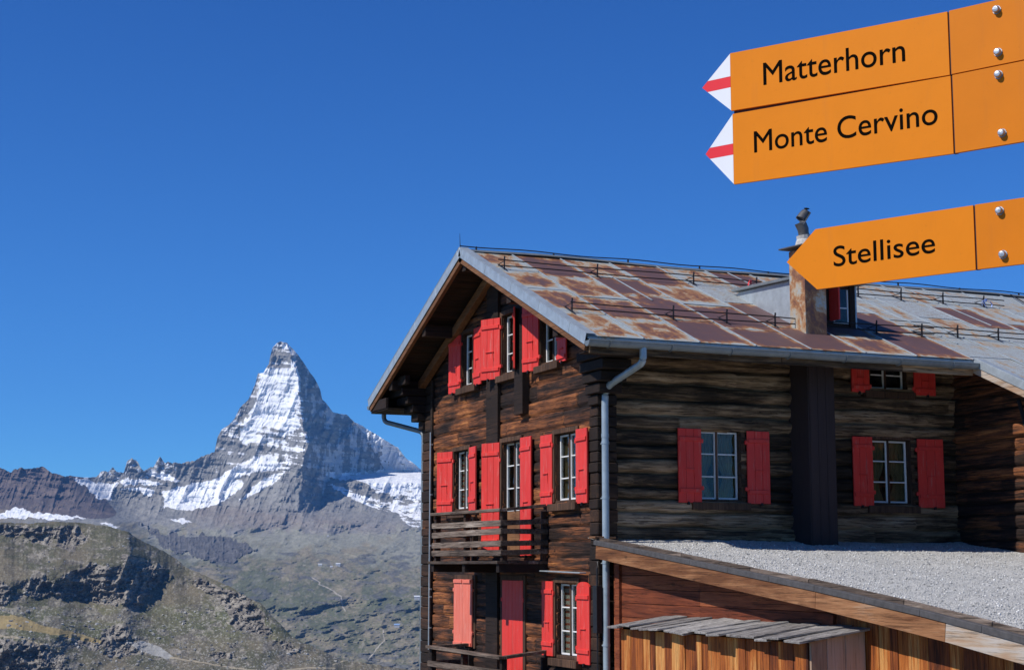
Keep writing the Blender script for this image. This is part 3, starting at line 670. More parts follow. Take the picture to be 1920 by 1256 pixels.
# --- windows
def window(wall, o, name_parent, rows=3, cols=2, curtain=None, sill=True, glazed=(0, 1), openleaf=None, cas=.075, lowpanel=0):
    a0, a1, z0, z1 = o; mb = MB(); D0 = -.09
    wall.box(mb, a0-cas, a0+.004, -.06, .055, z0-.0, z1+cas); wall.box(mb, a1-.004, a1+cas, -.06, .055, z0-.0, z1+cas)
    wall.box(mb, a0+.005, a1-.005, -.06, .058, z1-.004, z1+cas)
    wall.box(mb, a0+.005, a1-.005, -.06, .03, z0-.02, z0+.03)
    # reveal lining
    wall.box(mb, a0-.015, a0+.012, -.30, -.062, z0, z1); wall.box(mb, a1-.012, a1+.015, -.30, -.062, z0, z1); wall.box(mb, a0+.013, a1-.013, -.30, -.062, z1-.012, z1+.015); wall.box(mb, a0+.013, a1-.013, -.30, -.062, z0-.015, z0+.012)
    win = mb.build('window', MT['casing'], name_parent)
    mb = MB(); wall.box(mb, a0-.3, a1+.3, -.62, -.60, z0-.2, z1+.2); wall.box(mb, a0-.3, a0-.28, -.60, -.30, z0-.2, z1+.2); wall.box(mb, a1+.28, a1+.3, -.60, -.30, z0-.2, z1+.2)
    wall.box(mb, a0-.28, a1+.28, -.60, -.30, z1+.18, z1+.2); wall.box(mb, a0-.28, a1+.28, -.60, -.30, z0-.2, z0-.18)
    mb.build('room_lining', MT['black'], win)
    ww = (a1-a0-.03)/cols; zz0 = z0+.035+lowpanel; H = z1-.02-zz0
    for c in range(cols):
        b0 = a0+.015+c*ww+.006; b1 = b0+ww-.012; t = .030; mb = MB()
        wall.box(mb, b0, b0+t, D0, D0+.04, zz0, z1-.02); wall.box(mb, b1-t, b1, D0, D0+.04, zz0, z1-.02)
        wall.box(mb, b0+t+.001, b1-t-.001, D0, D0+.038, zz0, zz0+t); wall.box(mb, b0+t+.001, b1-t-.001, D0, D0+.038, z1-.02-t, z1-.02)
        for r in range(1, rows):
            zc = zz0+H*r/rows; wall.box(mb, b0+t+.001, b1-t-.001, D0+.008, D0+.034, zc-.011, zc+.011)
        sash = mb.build('sash', MT['white'], win)
        mb = MB(); wall.box(mb, b0+t*.5, b1-t*.5, D0+.016, D0+.020, zz0+t*.5, z1-.02-t*.5); mb.build('pane', MT['glass'], win)
    if lowpanel:
        mb = MB(); wall.box(mb, a0+.012, (a0+a1)/2-.004, D0, D0+.035, z0+.03, zz0-.006, .9); wall.box(mb, (a0+a1)/2+.004, a1-.012, D0, D0+.035, z0+.03, zz0-.006, .9)
        mb.each('door_panel', MT['brown'], win)
    mb = MB(); wall.box(mb, (a0+a1)/2-.02, (a0+a1)/2+.02, D0+.045, D0+.062, zz0, z1-.02); mb.build('mullion', MT['casing'], win)
    if curtain:
        for c in range(2):
            b0, b1 = (a0+.03, (a0+a1)/2-.03) if c == 0 else ((a0+a1)/2+.03, a1-.03)
            n = 40; S = np.linspace(0, 1, n); Z = np.linspace(0, 1, 14)
            SS, ZZ = np.meshgrid(S, Z); pull = 1-.35*np.exp(-((ZZ-.3)/.2)**2)
            if c == 0: A = b0+(b1-b0)*SS*pull
            else: A = b1-(b1-b0)*SS*pull
            Dd = -.135+.018*np.sin(SS*38+ZZ*1.5)
            zc = z0+.05+(z1-z0-.08)*ZZ
            V = np.stack([wall.o-Dd, A, zc], -1) if wall.k == 'g' else np.stack([A, wall.o-Dd, zc], -1)
            grid_obj('curtain', V, MT[curtain], win)
    if sill:
        mb = MB(); wall.box(mb, a0-.12, a1+.12, -.05, .13, z0-.14, z0-.022, .6); mb.build('sill', MT['casing'], win)
    return win
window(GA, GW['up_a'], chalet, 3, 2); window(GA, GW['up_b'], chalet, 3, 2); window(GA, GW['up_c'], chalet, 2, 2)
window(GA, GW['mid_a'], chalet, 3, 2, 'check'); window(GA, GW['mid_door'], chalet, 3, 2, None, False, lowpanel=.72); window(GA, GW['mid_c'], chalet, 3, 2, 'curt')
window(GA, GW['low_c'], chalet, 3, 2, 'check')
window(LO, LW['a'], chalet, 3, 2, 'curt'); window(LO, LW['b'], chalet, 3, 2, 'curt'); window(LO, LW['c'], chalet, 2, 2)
# --- shutters: hinge point, closed direction, opening angle
def shutter(wall, a, d, side, phi, wd, z0, z1, mat='red', battens=(.16, .86), latch=True, arch=False, lean=0, label=None):
    """hinged at a (distance d off the wall), leaf runs to side*a and phi degrees outward"""
    ph = math.radians(phi); O = Vector(wall.p(a, d, 0)); E = Vector(wall.p(a+side*math.cos(ph)*wd, d+math.sin(ph)*wd, 0))
    ax = (E-O).normalized(); up = Vector((0, 0, 1)); nrm = Vector(wall.p(0, 1, 0))-Vector(wall.p(0, 0, 0))
    # outward face of the leaf: the side facing away from the wall
    out = ax.cross(up)
    if out.dot(nrm) < 0: out = -out
    H = z1-z0; th = .03; mb = MB(); nb = 3; bw_ = wd/nb
    for k in range(nb):
        c = O+ax*(bw_*(k+.5))+up*((z0+z1)/2)
        mb.obox(c, ax, out, up, bw_-.005, th, H+rnd.uniform(-.004, .004), None, .003)
    if arch:
        q = []
        for k in range(9):
            t = math.pi*k/8; q.append(O+ax*(wd/2-math.cos(t)*wd*.46)+up*(z1+.001+math.sin(t)*.07)-out*th/2)
        mb.prism(q, out*th)
    s = mb.build('shutter', MT[mat], chalet)
    if label: s['label'] = label
    for b in battens:
        m2 = MB(); m2.obox(O+ax*(wd*.5)+up*(z0+H*b)+out*(th/2+.011), ax, out, up, wd*.92, .022, .065); m2.build('batten', MT[mat], s)
    for b in (.2, .84):
        m2 = MB(); m2.obox(O-ax*.012+up*(z0+H*b), ax, out, up, .05, .045, .05); m2.tube([O-ax*.02+up*(z0+H*b-.035)+out*.01, O-ax*.02+up*(z0+H*b+.035)+out*.01], .012, 8); m2.build('hinge', MT[mat], s)
    if latch:
        m2 = MB(); c = O+ax*(wd*.52)+up*(z0+H*.45)+out*(th/2+.012)
        m2.obox(c, ax, out, up, wd*.42, .018, .016); m2.beam(c-ax*wd*.16, c-ax*wd*.2-up*.16, .008, .008); m2.build('latch', MT['red'], s)
    m2 = MB(); c = O+ax*(wd*.6)+up*(z0-.012)+out*.02; m2.obox(c, ax, out, up, .03, .05, .05); m2.build('catch', MT['iron'], s)
    return s
shutter(GA, 5.87, .06, 1, 10, .44, 3.31, 4.42)
shutter(GA, 5.10, .09, -1, 3, .42, 3.35, 4.43)
shutter(GA, 3.87, .07, 1, 24, .48, 3.36, 4.47)
shutter(GA, 3.18, .06, -1, 27, .44, 3.42, 4.50)
shutter(GA, 2.15, .07, 1, 16, .44, 3.32, 4.46)
shutter(GA, 1.40, .06, -1, 4, .40, 3.35, 3.84)
shutter(GA, 6.26, .06, 1, 20, .46, 1.03, 2.20)
shutter(GA, 5.38, .06, -1, 5, .42, 1.03, 2.22)
shutter(GA, 3.90, .06, 1, 20, .48, .22, 2.21, battens=(.9, .12))
shutter(GA, 2.93, .07, -1, 1, .48, .19, 2.22, battens=(.9, .12))
shutter(GA, 1.62, .06, 1, 2, .44, 1.01, 2.19)
shutter(GA, .67, .07, -1, 2, .44, 1.00, 2.19)
shutter(GA, 1.60, .06, 1, 0, .44, -1.44, -.23)
shutter(GA, .66, .07, -1, 0, .46, -1.50, -.30, arch=True)
# closed pairs
c0 = GW['low_a']; mid_ = (c0[0]+c0[1])/2
shutter(GA, c0[1]+.02, .075, -1, 0, (c0[1]-c0[0])/2+.018, -1.45, -.23, 'pink', (.03, .97), False, label='sun faded pale red shutter leaf, closed')
shutter(GA, c0[0]-.02, .075, 1, 0, (c0[1]-c0[0])/2+.018, -1.45, -.23, 'pink', (.03, .97), False, label='sun faded pale red shutter leaf, closed')
c0 = GW['low_door']
shutter(GA, c0[1]+.0, .04, -1, 0, (c0[1]-c0[0])/2-.003, -2.3, -.23, 'red', (), False)
shutter(GA, c0[0]-.0, .04, 1, 0, (c0[1]-c0[0])/2-.003, -2.3, -.23, 'red', (), False)
for k in ('low_a', 'low_door'):
    o = GW[k]; mb = MB()
    GA.box(mb, o[0]-.09, o[0]-.002, -.06, .05, o[2]-.05, o[3]+.09); GA.box(mb, o[1]+.002, o[1]+.09, -.06, .05, o[2]-.05, o[3]+.09); GA.box(mb, o[0]-.001, o[1]+.001, -.06, .055, o[3]+.002, o[3]+.09)
    GA.box(mb, o[0]-.001, o[1]+.001, -.08, -.05, o[2], o[3])
    mb.build('door_casing', MT['casing'], chalet)
# side wall shutters
shutter(LO, 1.90, .09, -1, 3, .44, 1.03, 2.22); shutter(LO, 2.76, .09, 1, 3, .42, 1.03, 2.22)
shutter(LO, 5.24, .09, -1, 3, .42, 1.03, 2.20); shutter(LO, 6.17, .09, 1, 8, .50, 1.02, 2.20)
shutter(LO, 5.22, .09, -1, 3, .38, 2.96, 3.50); shutter(LO, 6.15, .09, 1, 3, .44, 2.96, 3.50)
# boarded pillar on the side wall
mb = MB()
for k in range(3): mb.box(3.66+.16*k+.002, 3.66+.16*(k+1)-.002, -.40, -.37, -.1, 3.55)
mb.box(3.64, 3.66, -.39, .2, -.1, 3.55); mb.box(4.14, 4.16, -.39, .2, -.1, 3.55); mb.box(3.661, 4.139, -.36, .15, 3.5, 3.56)
mb.build('pillar', MT['pillar'], chalet)

# --- balconies
def balcony(y0, y1, zf, xo, rail_z, slats, seed, topgrey='grey', skew=0.0):
    q = random.Random(seed)
    mb = MB(); n = 5
    for k in range(n):
        x0 = -xo-.06+(xo+.06)*k/n; x1 = -xo-.06+(xo+.06)*(k+1)/n-.008
        mb.box(x0, x1, y0-.03, y1+.1, zf-.05, zf)
    fl = mb.build('balcony_floor', MT['grey'], chalet)
    mb = MB()
    for y in (y0+.05, (y0+y1)/2, y1-.05): mb.box(-xo-.02, -.03, y-.06, y+.06, zf-.19, zf-.052)
    mb.box(-xo-.05, -xo+.03, y0-.02, y1+.05, zf-.17, zf-.055) if False else None
    mb.each('joist', MT['dark'], fl)
    mb = MB()
    for y in (y0+.03, (y0+y1)/2+.1, y1-.03): mb.box(-xo+.035, -xo+.13, y-.045, y+.045, zf-.04, rail_z-.03)
    mb.box(-.12, -.035, y0-.01, y0+.08, zf, rail_z-.03); mb.box(-.12, -.035, y1-.08, y1, zf, rail_z-.03)
    mb.each('balcony_post', MT['dark'], fl)
    mb = MB()
    for zc in slats:
        a = q.uniform(-.02, .02); b = q.uniform(-.02, .02)
        mb.beam((-xo+.015, y0-.02, zc+a), (-xo+.015, y1+.03, zc+b), .03, .10, tone=q.uniform(.3, .9))
        mb.beam((-xo-.0, y0-.03, zc+a), (-.03, y0-.03, zc+b+.02), .03, .085, tone=q.uniform(.2, .7))
        mb.beam((-xo-.0, y1+.05, zc+b), (-.03, y1+.05, zc+b+.02), .03, .085, tone=q.uniform(.2, .7))
    mb.build('balcony_slat', MT['grey'], fl)
    mb = MB()
    mb.beam((-xo+.03, y0-.06, rail_z-.02), (-xo+.03, y1+.06, rail_z), .13, .05, tone=.8); mb.beam((-xo+.09, y0-.02, rail_z-.015), (-.03, y0-.02, rail_z+.07), .12, .05, tone=.5)
    mb.beam((-xo+.09, y1+.0, rail_z), (-.03, y1+.0, rail_z+.03), .12, .05, tone=.5)
    mb.build('handrail', MT[topgrey], fl)
    return fl
balcony(1.92, 5.12, .10, .88, .95, (.24, .40, .565, .73), 3)
lb = balcony(1.92, 5.3, -2.38, .88, -1.44, (-2.2, -1.95, -1.72), 5)
# thin metal weather strip and conductor pipe on the gable
mb = MB(); mb.tube([(-.1, 7.42, -1.6), (-.1, 7.42, 2.66)], .014, 8)
for z in (-1.2, -.6, -.45, .4, 1.4, 2.4): mb.box(-.1, -.05, 7.40, 7.44, z, z+.03)
mb.build('conductor_rod', MT['zinc'], chalet)
mb = MB(); mb.beam((-.12, .35, -.09), (-.12, 2.1, -.06), .12, .02); mb.build('drip_strip', MT['zinc'], chalet)
# wooden bracket under the upper balcony at its right end and electric box by the corner
mb = MB(); mb.box(-.15, -.06, -.20, -.06, -1.0, -.28); mb.tube([(-.10, -.12, -.28), (-.10, -.12, -.02), (-.06, -.06, .08)], .016, 8); mb.tube([(-.10, -.12, -1.0), (-.10, -.12, -3.5)], .014, 8)
mb.build('meter_box', MT['iron'], chalet)

# --- roof
XE = 13.9; OV = -.82; OVI = -.78
def slope(side, x0, x1, ylow, t0, t1, mb, tone=.5):
    """sheet between t0 and t1 below the roof plane, from the ridge to ylow"""
    yr = 3.989
    P = [(x0, yr, roof_z(yr)-t0), (x1, yr, roof_z(yr)-t0), (x1, ylow, roof_z(ylow)-t0), (x0, ylow, roof_z(ylow)-t0)]
    Q = [(a, b, c-(t1-t0)) for a, b, c in P]
    F = [(0, 1, 2, 3), (7, 6, 5, 4), (0, 4, 5, 1), (1, 5, 6, 2), (2, 6, 7, 3), (3, 7, 4, 0)]
    if side < 0: F = [tuple(reversed(f)) for f in F]
    mb.add(P+Q, F, tone)
mb = MB()
slope(1, OVI, 6.35, -1.24, .02, .055, mb, .5); slope(1, 6.351, XE, -5.4, .02, .055, mb, .5); slope(-1, OVI, XE, 9.24, .02, .055, mb, .5)
roof = mb.build('roof', MT['roof'], chalet)
# sheets: columns 1 m wide along x, rows down the slope
mb = MB(); q = random.Random(12)
rowy = [3.96, 2.72, 1.45, .12, -1.262]
TON = [[.62, .40, .62, .95, .30], [.92, .62, .55, .35, .6], [.95, .75, .90, .95, .90], [.48, .90, .60, .95, .95], [.50, .15, .5, .95, .5], [.5, .22, .95, .95, .2],
       [.9, .3, .9, .9, .9], [.2, .6, .3, .9, .3], [.15, .2, .25, .1, .4], [.2, .85, .2, .1, .35], [.3, .25, .2, .9, .2], [.25, .2, .3, .1, .1], [.2, .3, .1, .2, .2], [.2, .15, .3, .1, .2], [.2, .1, .2, .2, .2]]
COLX = [-.80, .16, 1.13, 2.14, 3.16, 4.2, 5.2, 6.355, 7.3, 8.3, 9.3, 10.3, 11.3, 12.3, 13.9]
TON = [[.48, .55, .58, .48], [.86, .60, .66, .58], [.55, .88, .84, .92], [.80, .52, .9, .92], [.5, .22, .95, .92], [.9, .24, .95, .62], [.42, .35, .9, .9], [.3, .3, .36, .25], [.34, .2, .38, .3], [.36, .86, .25, .34], [.25, .4, .85, .22], [.34, .24, .3, .4], [.3, .34, .2, .25], [.2, .34, .2, .34]]
def panel(x0, x1, ya, yb, tone, lift):
    za, zb = roof_z(ya)-.012+lift, roof_z(yb)-.004+lift
    P = [(x0, ya, za), (x1, ya, za), (x1, yb, zb), (x0, yb, zb)]; Q = [(a, b, c-.006) for a, b, c in P]
    F = [(0, 1, 2, 3), (7, 6, 5, 4), (0, 4, 5, 1), (1, 5, 6, 2), (2, 6, 7, 3), (3, 7, 4, 0)]
    if yb > ya: F = [tuple(reversed(f)) for f in F]
    mb.add(P+Q, F, tone)
for i in range(len(COLX)-1):
    x0, x1 = COLX[i], COLX[i+1]; st = (i % 2)*.34
    ys = [3.93]+[rowy[k]+st*(-1 if k else 0)+q.uniform(-.06, .06) for k in (1, 2, 3)]+[-1.25]
    if x0 > 6.3: ys += [-2.6, -4.0, -5.41]; ys[4] = -1.25+.2*(i % 2)
    for k in range(len(ys)-1):
        t = TON[i][k] if k < 4 else q.choice([.24, .34, .28, .4])
        panel(x0+.002, x1-.002, ys[k]+.02, ys[k+1], t, q.uniform(-.003, .004)+.004*(k % 2))
for i in range(15):
    x0 = -.8+i; panel(x0, min(x0+.996, XE), 4.02, 6.6, q.choice([.2, .5, .8]), 0); panel(x0, min(x0+.996, XE), 6.6, 9.25, q.choice([.2, .5, .8]), .004)
rsh = mb.build('roof_sheet', MT['roof'], roof)
ea = rsh.data.attributes.new('edge', 'FLOAT_VECTOR', 'POINT'); q4 = [(0, 0, 0), (1, 0, 0), (1, 1, 0), (0, 1, 0)]*2
ea.data.foreach_set('vector', np.array(q4*(len(rsh.data.vertices)//8), np.float32).ravel())
mb = MB()
for i, x in enumerate(COLX[1:-1]):
    yl = -1.255 if x < 6.4 else -5.41
    mb.beam((x, 3.9, roof_z(3.9)+.004), (x, yl, roof_z(yl)+.008), .030, .014, tone=.02)
for x, a, b in ((1.62, 2.9, 1.2), (4.7, 3.9, 2.6), (8.8, 3.9, 1.2), (6.8, 2.8, -.3)): mb.beam((x, a, roof_z(a)+.004), (x, b, roof_z(b)+.006), .03, .014, tone=.02)
mb.build('standing_seam', MT['zinc'], roof)
mb = MB()
# ridge: slightly sagging cap with a cable along it
pts = [(x, 3.989, 5.712+.018*math.sin(x*1.3)) for x in np.linspace(OV, XE, 30)]
for a, b in zip(pts[:-1], pts[1:]):
    mb.beam((a[0], 3.93, a[2]-.020), (b[0]-.002, 3.93, b[2]-.020), .16, .006, up=(0, -SL, 1), tone=.1); mb.beam((a[0], 4.06, a[2]-.025), (b[0]-.002, 4.06, b[2]-.025), .16, .006, up=(0, SL, 1), tone=.1)
mb.build('ridge_cap', MT['gutter'], roof)
mb = MB(); mb.tube([(x, 3.99, 5.765+.012*math.sin(x*2.9)) for x in np.linspace(OV, XE, 50)], .011, 6)
for x in np.arange(-.5, 13.8, 1.55): mb.box(x-.01, x+.01, 3.97, 4.01, 5.70, 5.77)
mb.tube([(-.8, 4.02, 5.7), (-.8, 4.05, 6.0)], [.008, .003], 6)
mb.build('ridge_cable', MT['iron'], roof)
# verge flashing and barge boards on the gable side
mb = MB(); m2 = MB()
for (ya, yb) in ((3.989, -1.275), (3.989, 9.26)):
    za, zb = roof_z(ya), roof_z(yb); sg = 1 if yb < ya else -1
    d = Vector((0, yb-ya, zb-za)).normalized(); up = Vector((0, 0, 1)); nn = Vector((1, 0, 0)).cross(d); nn = nn if nn.z > 0 else -nn
    L = math.hypot(yb-ya, zb-za)
    c = Vector((OV, (ya+yb)/2, (za+zb)/2))
    mb.obox(c+nn*(-.055)+Vector((-.004, 0, 0)), d, (1, 0, 0), nn, L, .012, .17)         # upright face
    mb.obox(c+nn*(.034)+Vector((.07, 0, 0)), d, (1, 0, 0), nn, L, .17, .008)            # top lap
    for t in np.arange(.12, L, 1.25):
        mb.obox(c+nn*(-.055)+d*(t-L/2)+Vector((-.0115, 0, 0)), d, (1, 0, 0), nn, .012, .004, .172)
    m2.obox(c+nn*(-.155)+Vector((.045, 0, 0)), d, (1, 0, 0), nn, L-.02, .07, .17, .35)
mb.build('verge_flashing', MT['zinc'], roof)
m2.each('barge_board', MT['brown'], roof)
# wing verge
mb = MB(); m2 = MB()
ya, yb = -1.28, -5.42; za, zb = roof_z(ya), roof_z(yb); d = Vector((0, yb-ya, zb-za)).normalized(); nn = Vector((0, -d.z, d.y)); nn = nn if nn.z > 0 else -nn
c = Vector((6.35, (ya+yb)/2, (za+zb)/2)); L = math.hypot(yb-ya, zb-za)
mb.obox(c+nn*(-.03)-Vector((.008, 0, 0)), d, (1, 0, 0), nn, L, .012, .14); mb.obox(c+nn*.022+Vector((.08, 0, 0)), d, (1, 0, 0), nn, L, .19, .008)
m2.obox(c+nn*(-.16)+Vector((.03, 0, 0)), d, (1, 0, 0), nn, L, .06, .11, .9)
mb.build('wing_flashing', MT['zinc'], roof); m2.build('wing_barge_board', MT['fascia'], roof)
# soffit boards under the overhangs
mb = MB()
for (ylow, sg) in ((-1.2, 1), (9.2, -1)):
    n = 26
    for k in range(n):
        a = 3.989+(ylow-3.989)*k/n; b = 3.989+(ylow-3.989)*(k+1)/n
        for (x0, x1) in (((-.76, 6.34),) if k > n*.72 else ((-.76, .3),)):
            za, zb = roof_z(a)-.085, roof_z(b)-.085
            mb.beam((x0, (a+b)/2, (za+zb)/2), (x1, (a+b)/2, (za+zb)/2), abs(b-a)*1.08-.006, .025, up=(0, (SL if sg < 0 else -SL), 1), tone=.3+.3*rnd.random())
for k in range(14):
    a = -1.2-4.2*k/14; mb.beam((6.4, a-.15, roof_z(a-.15)-.085), (7.5, a-.15, roof_z(a-.15)-.085), .31, .025, up=(0, -SL, 1), tone=.3)
mb.build('soffit', MT['darkx'], roof)
# purlins, rafters and ties in the gable overhang
mb = MB()
for y in (3.99, 8.05, .02, 6.1, 1.9):
    z = roof_z(y)-.20; mb.box(-.74, .0, y-.09, y+.09, z-.20, z, .35)
mb.box(-.74, .3, -1.10, -1.0, roof_z(-1.05)-.24, roof_z(-1.05)-.11, .3)
mb.box(-.74, .3, 8.95, 9.1, roof_z(9.0)-.24, roof_z(9.0)-.11, .3)
mb.each('purlin', MT['darkx'], roof)
mb = MB()
for yb in (8.25, -.25):
    ya = 4.05 if yb > 4 else 3.9
    mb.beam((-.12, ya, roof_z(ya)-.34), (-.12, yb, roof_z(yb)-.34), .13, .17, tone=.55)
mb.each('rafter', MT['brown'], roof)
mb = MB()
# boxed left eave: closing board and horizontal tie
mb.box(-.77, .25, 8.15, 9.22, 3.16, 3.185, .2); mb.box(-.785, -.73, 8.2, 9.2, 3.19, 3.40, .4); mb.box(-.62, -.52, 7.5, 9.0, 3.62, 3.80, .4)
mb.box(-.77, .25, -1.21, -.9, 3.185, 3.20, .2)
mb.each('eave_board', MT['dark'], roof)
# fascia under the gutter
mb = MB()
for x0, x1 in ((-.75, 2.6), (2.61, 4.9), (4.91, 6.33)): mb.box(x0, x1, -1.245, -1.205, 3.16, 3.345)
mb.build('eave_fascia', MT['log'], roof)
def gutter(x0, x1, y, z, r, name):
    m = MB(); n = 10; nx = 24; V = []; F = []
    xs = np.linspace(x0, x1, nx)
    for x in xs:
        for k in range(n+1):
            t = math.pi*k/n; V.append((x, y-math.cos(t)*r, z-math.sin(t)*r+.004*math.sin(x*3)))
        for k in range(n+1):
            t = math.pi*(n-k)/n; V.append((x, y-math.cos(t)*(r-.006), z-math.sin(t)*(r-.006)+.004*math.sin(x*3)))
    K = 2*(n+1)
    for i in range(nx-1):
        for k in range(K): F.append((i*K+k, i*K+(k+1) % K, (i+1)*K+(k+1) % K, (i+1)*K+k))
    m.add(V, F, .5)
    for e in (0, nx-1): m.add([V[e*K+k] for k in range(n+1)], [tuple(range(n+1)) if e else tuple(range(n, -1, -1))], .5)
    m.tube([(x0, y-r, z+.004), (x1, y-r, z+.004)], .012, 8)
    for x in np.arange(x0+.35, x1, 1.05):
        pts = [(x, y-math.cos(math.pi*k/8)*(r+.005), z-math.sin(math.pi*k/8)*(r+.005)) for k in range(9)]
        for a, b in zip(pts[:-1], pts[1:]): m.beam(a, b, .03, .005, up=(1, 0, 0))
    return m.build(name, MT['gutter'], roof, smooth=True)
gutter(-.84, 6.36, -1.335, 3.335, .085, 'gutter'); gutter(-.8, 13.5, 9.33, 3.335, .085, 'gutter')
def bend(P, r=.12, n=6):
    P = [Vector(p) for p in P]; out = [P[0]]
    for a, b, c_ in zip(P[:-2], P[1:-1], P[2:]):
        u = (a-b).normalized(); v2 = (c_-b).normalized(); s_ = min(r, (a-b).length*.45, (c_-b).length*.45)
        for k in range(n+1):
            t = k/n; out.append((b+u*s_)*(1-t)**2+b*2*t*(1-t)+(b+v2*s_)*t*t)
    return out+[P[-1]]
mb = MB()
mb.tube(bend([(.10, -1.335, 3.29), (.10, -1.335, 3.05), (.02, -.19, 2.78), (.02, -.19, -3.9)], .22, 8), .055, 16)
for z in (1.9, 1.05, .05, -1.2): mb.tube([(.02, -.19, z), (.02, -.19, z+.04)], .061, 16); mb.box(.0, .04, -.14, -.04, z, z+.02)
mb.tube([(.02, -.19, 2.0), (.02, -.19, 2.06)], .06, 16)
mb.build('downpipe', MT['pipe'], roof, smooth=True)
mb = MB(); mb.tube(bend([(-.45, 9.33, 3.29), (-.45, 9.33, 3.02), (.02, 8.14, 2.72), (.02, 8.14, -4.4)], .16, 8), .05, 14)
mb.build('downpipe', MT['gutter'], roof, smooth=True)
# snow guards: pairs of rails on brackets
def guard(y, x0, x1, xs, name='snow_guard'):
    z = roof_z(y); mb = MB()
    n = 30
    for h in (.06, .16):
        mb.tube([(x, y, z+h+.008*math.sin(x*1.7+h*20)) for x in np.linspace(x0, x1, n)], .011, 6)
    for x in xs:
        mb.box(x-.006, x+.006, y-.012, y+.03, z, z+.20); mb.beam((x, y+.03, z+.15), (x, y+.28, roof_z(y+.28)+.015), .012, .012)
        mb.beam((x, y-.1, roof_z(y-.1)+.018), (x, y+.3, roof_z(y+.3)+.018), .03, .006)
        mb.tube([(x, y, z+.19), (x, y, z+.235)], .014, 6)
    return mb.build(name, MT['iron'], roof)
guard(2.65, -.62, 4.7, (-.5, 1.3, 3.26, 4.6)); guard(.02, -.47, 6.55, (-.44, 1.38, 2.38, 3.31, 4.25, 5.35, 6.3)); guard(2.7, 6.2, 10.4, (6.9, 7.9, 8.9, 9.9)); guard(.12, 6.2, 12.5, (7.15, 8.05, 9.0, 10.2, 11.4))
# --- chimney
mb = MB(); mb.box(3.70, 4.12, -.29, .17, 3.75, 5.30, .50); ch = mb.build('chimney', MT['clad'], chalet)
ch['label'] = 'chimney clad in rust streaked sheet metal with pale cap'
mb = MB(); mb.obox((3.9, -.06, 5.335), (1, 0, 0), (0, 1, .05), (0, -.05, 1), .66, .70, .025); mb.build('chimney_cap', MT['cap'], ch)
mb = MB(); mb.tube([(3.87, -.06, 5.35), (3.87, -.06, 5.46), (3.88, -.06, 5.50)], [.17, .14, .11], 14); mb.tube([(3.86, -.06, 5.5), (3.85, -.06, 5.56)], .12, 12); mb.build('cap_mortar', MT['concrete'], ch)
mb = MB()
pts = [(3.86, -.06, 5.54), (3.85, -.06, 5.66), (3.80, -.06, 5.76), (3.81, -.06, 5.84), (3.86, -.06, 5.90), (3.92, -.06, 5.97), (3.93, -.06, 6.03)]
mb.tube(pts, [.085, .095, .10, .09, .085, .08, .05], 14); mb.tube([(3.79, -.16, 5.72), (3.95, -.14, 5.95)], .01, 6); mb.tube([(3.95, -.1, 5.55), (3.80, -.14, 5.84)], .008, 6)
mb.build('cowl', MT['cowl'], ch, smooth=True)
# --- dormer
dm = MB(); x0, x1 = 3.80, 5.16
dm.obox(((x0+x1)/2, 1.12, 4.905), (1, 0, 0), (0, 1, .045), (0, -.045, 1), x1-x0+.16, 1.98, .05, .4); dor = dm.build('dormer', MT['gutter'], chalet)
dm = MB()
dm.prism([(x0, .32, roof_z(.32)-.02), (x0, .32, 4.84), (x0, 1.97, 4.90), (x0, 2.1, roof_z(2.1)-.02)], (.03, 0, 0), .1)
dm.prism([(x1-.03, .32, roof_z(.32)-.02), (x1-.03, .32, 4.84), (x1-.03, 1.97, 4.90), (x1-.03, 2.1, roof_z(2.1)-.02)], (.03, 0, 0), .1)
dm.each('dormer_cheek', MT['zinc'], dor)
mb = MB(); mb.box(x0+.031, 4.60, .34, .37, 4.05, 4.84); mb.box(5.02, x1-.031, .32, .37, 4.05, 4.84); mb.box(4.601, 5.019, .34, .37, 4.05, 4.16); mb.box(4.601, 5.019, .34, .37, 4.78, 4.84); mb.box(3.85, 5.1, .9, .93, 4.2, 4.84)
mb.build('dormer_front', MT['darkz'], dor)
mb = MB(); mb.box(4.70, 4.73, .35, .365, 4.17, 4.77); mb.box(4.98, 5.01, .35, .365, 4.17, 4.77); mb.box(4.731, 4.979, .35, .365, 4.43, 4.455); mb.box(4.731, 4.979, .35, .365, 4.17, 4.19); mb.build('dormer_window', MT['white'], dor)
mb = MB(); mb.box(4.731, 4.979, .357, .360, 4.18, 4.77); mb.build('dormer_pane', MT['glass'], dor)
mb = MB(); mb.box(4.60, 4.63, .05, .335, 4.19, 4.83); mb.build('dormer_shutter', MT['red'], dor)
# stay wire pole on the wing
mb = MB(); mb.tube([(11.6, 3.9, 5.7), (10.7, 1.7, 4.8)], .012, 6); mb.build('stay_wire', MT['iron'], roof)
mb = MB(); mb.tube([(7.0, -1.55, 2.75), (6.98, -1.75, 2.2), (6.98, -1.78, .4)], .04, 10); mb.build('wing_downpipe', MT['iron'], roof)

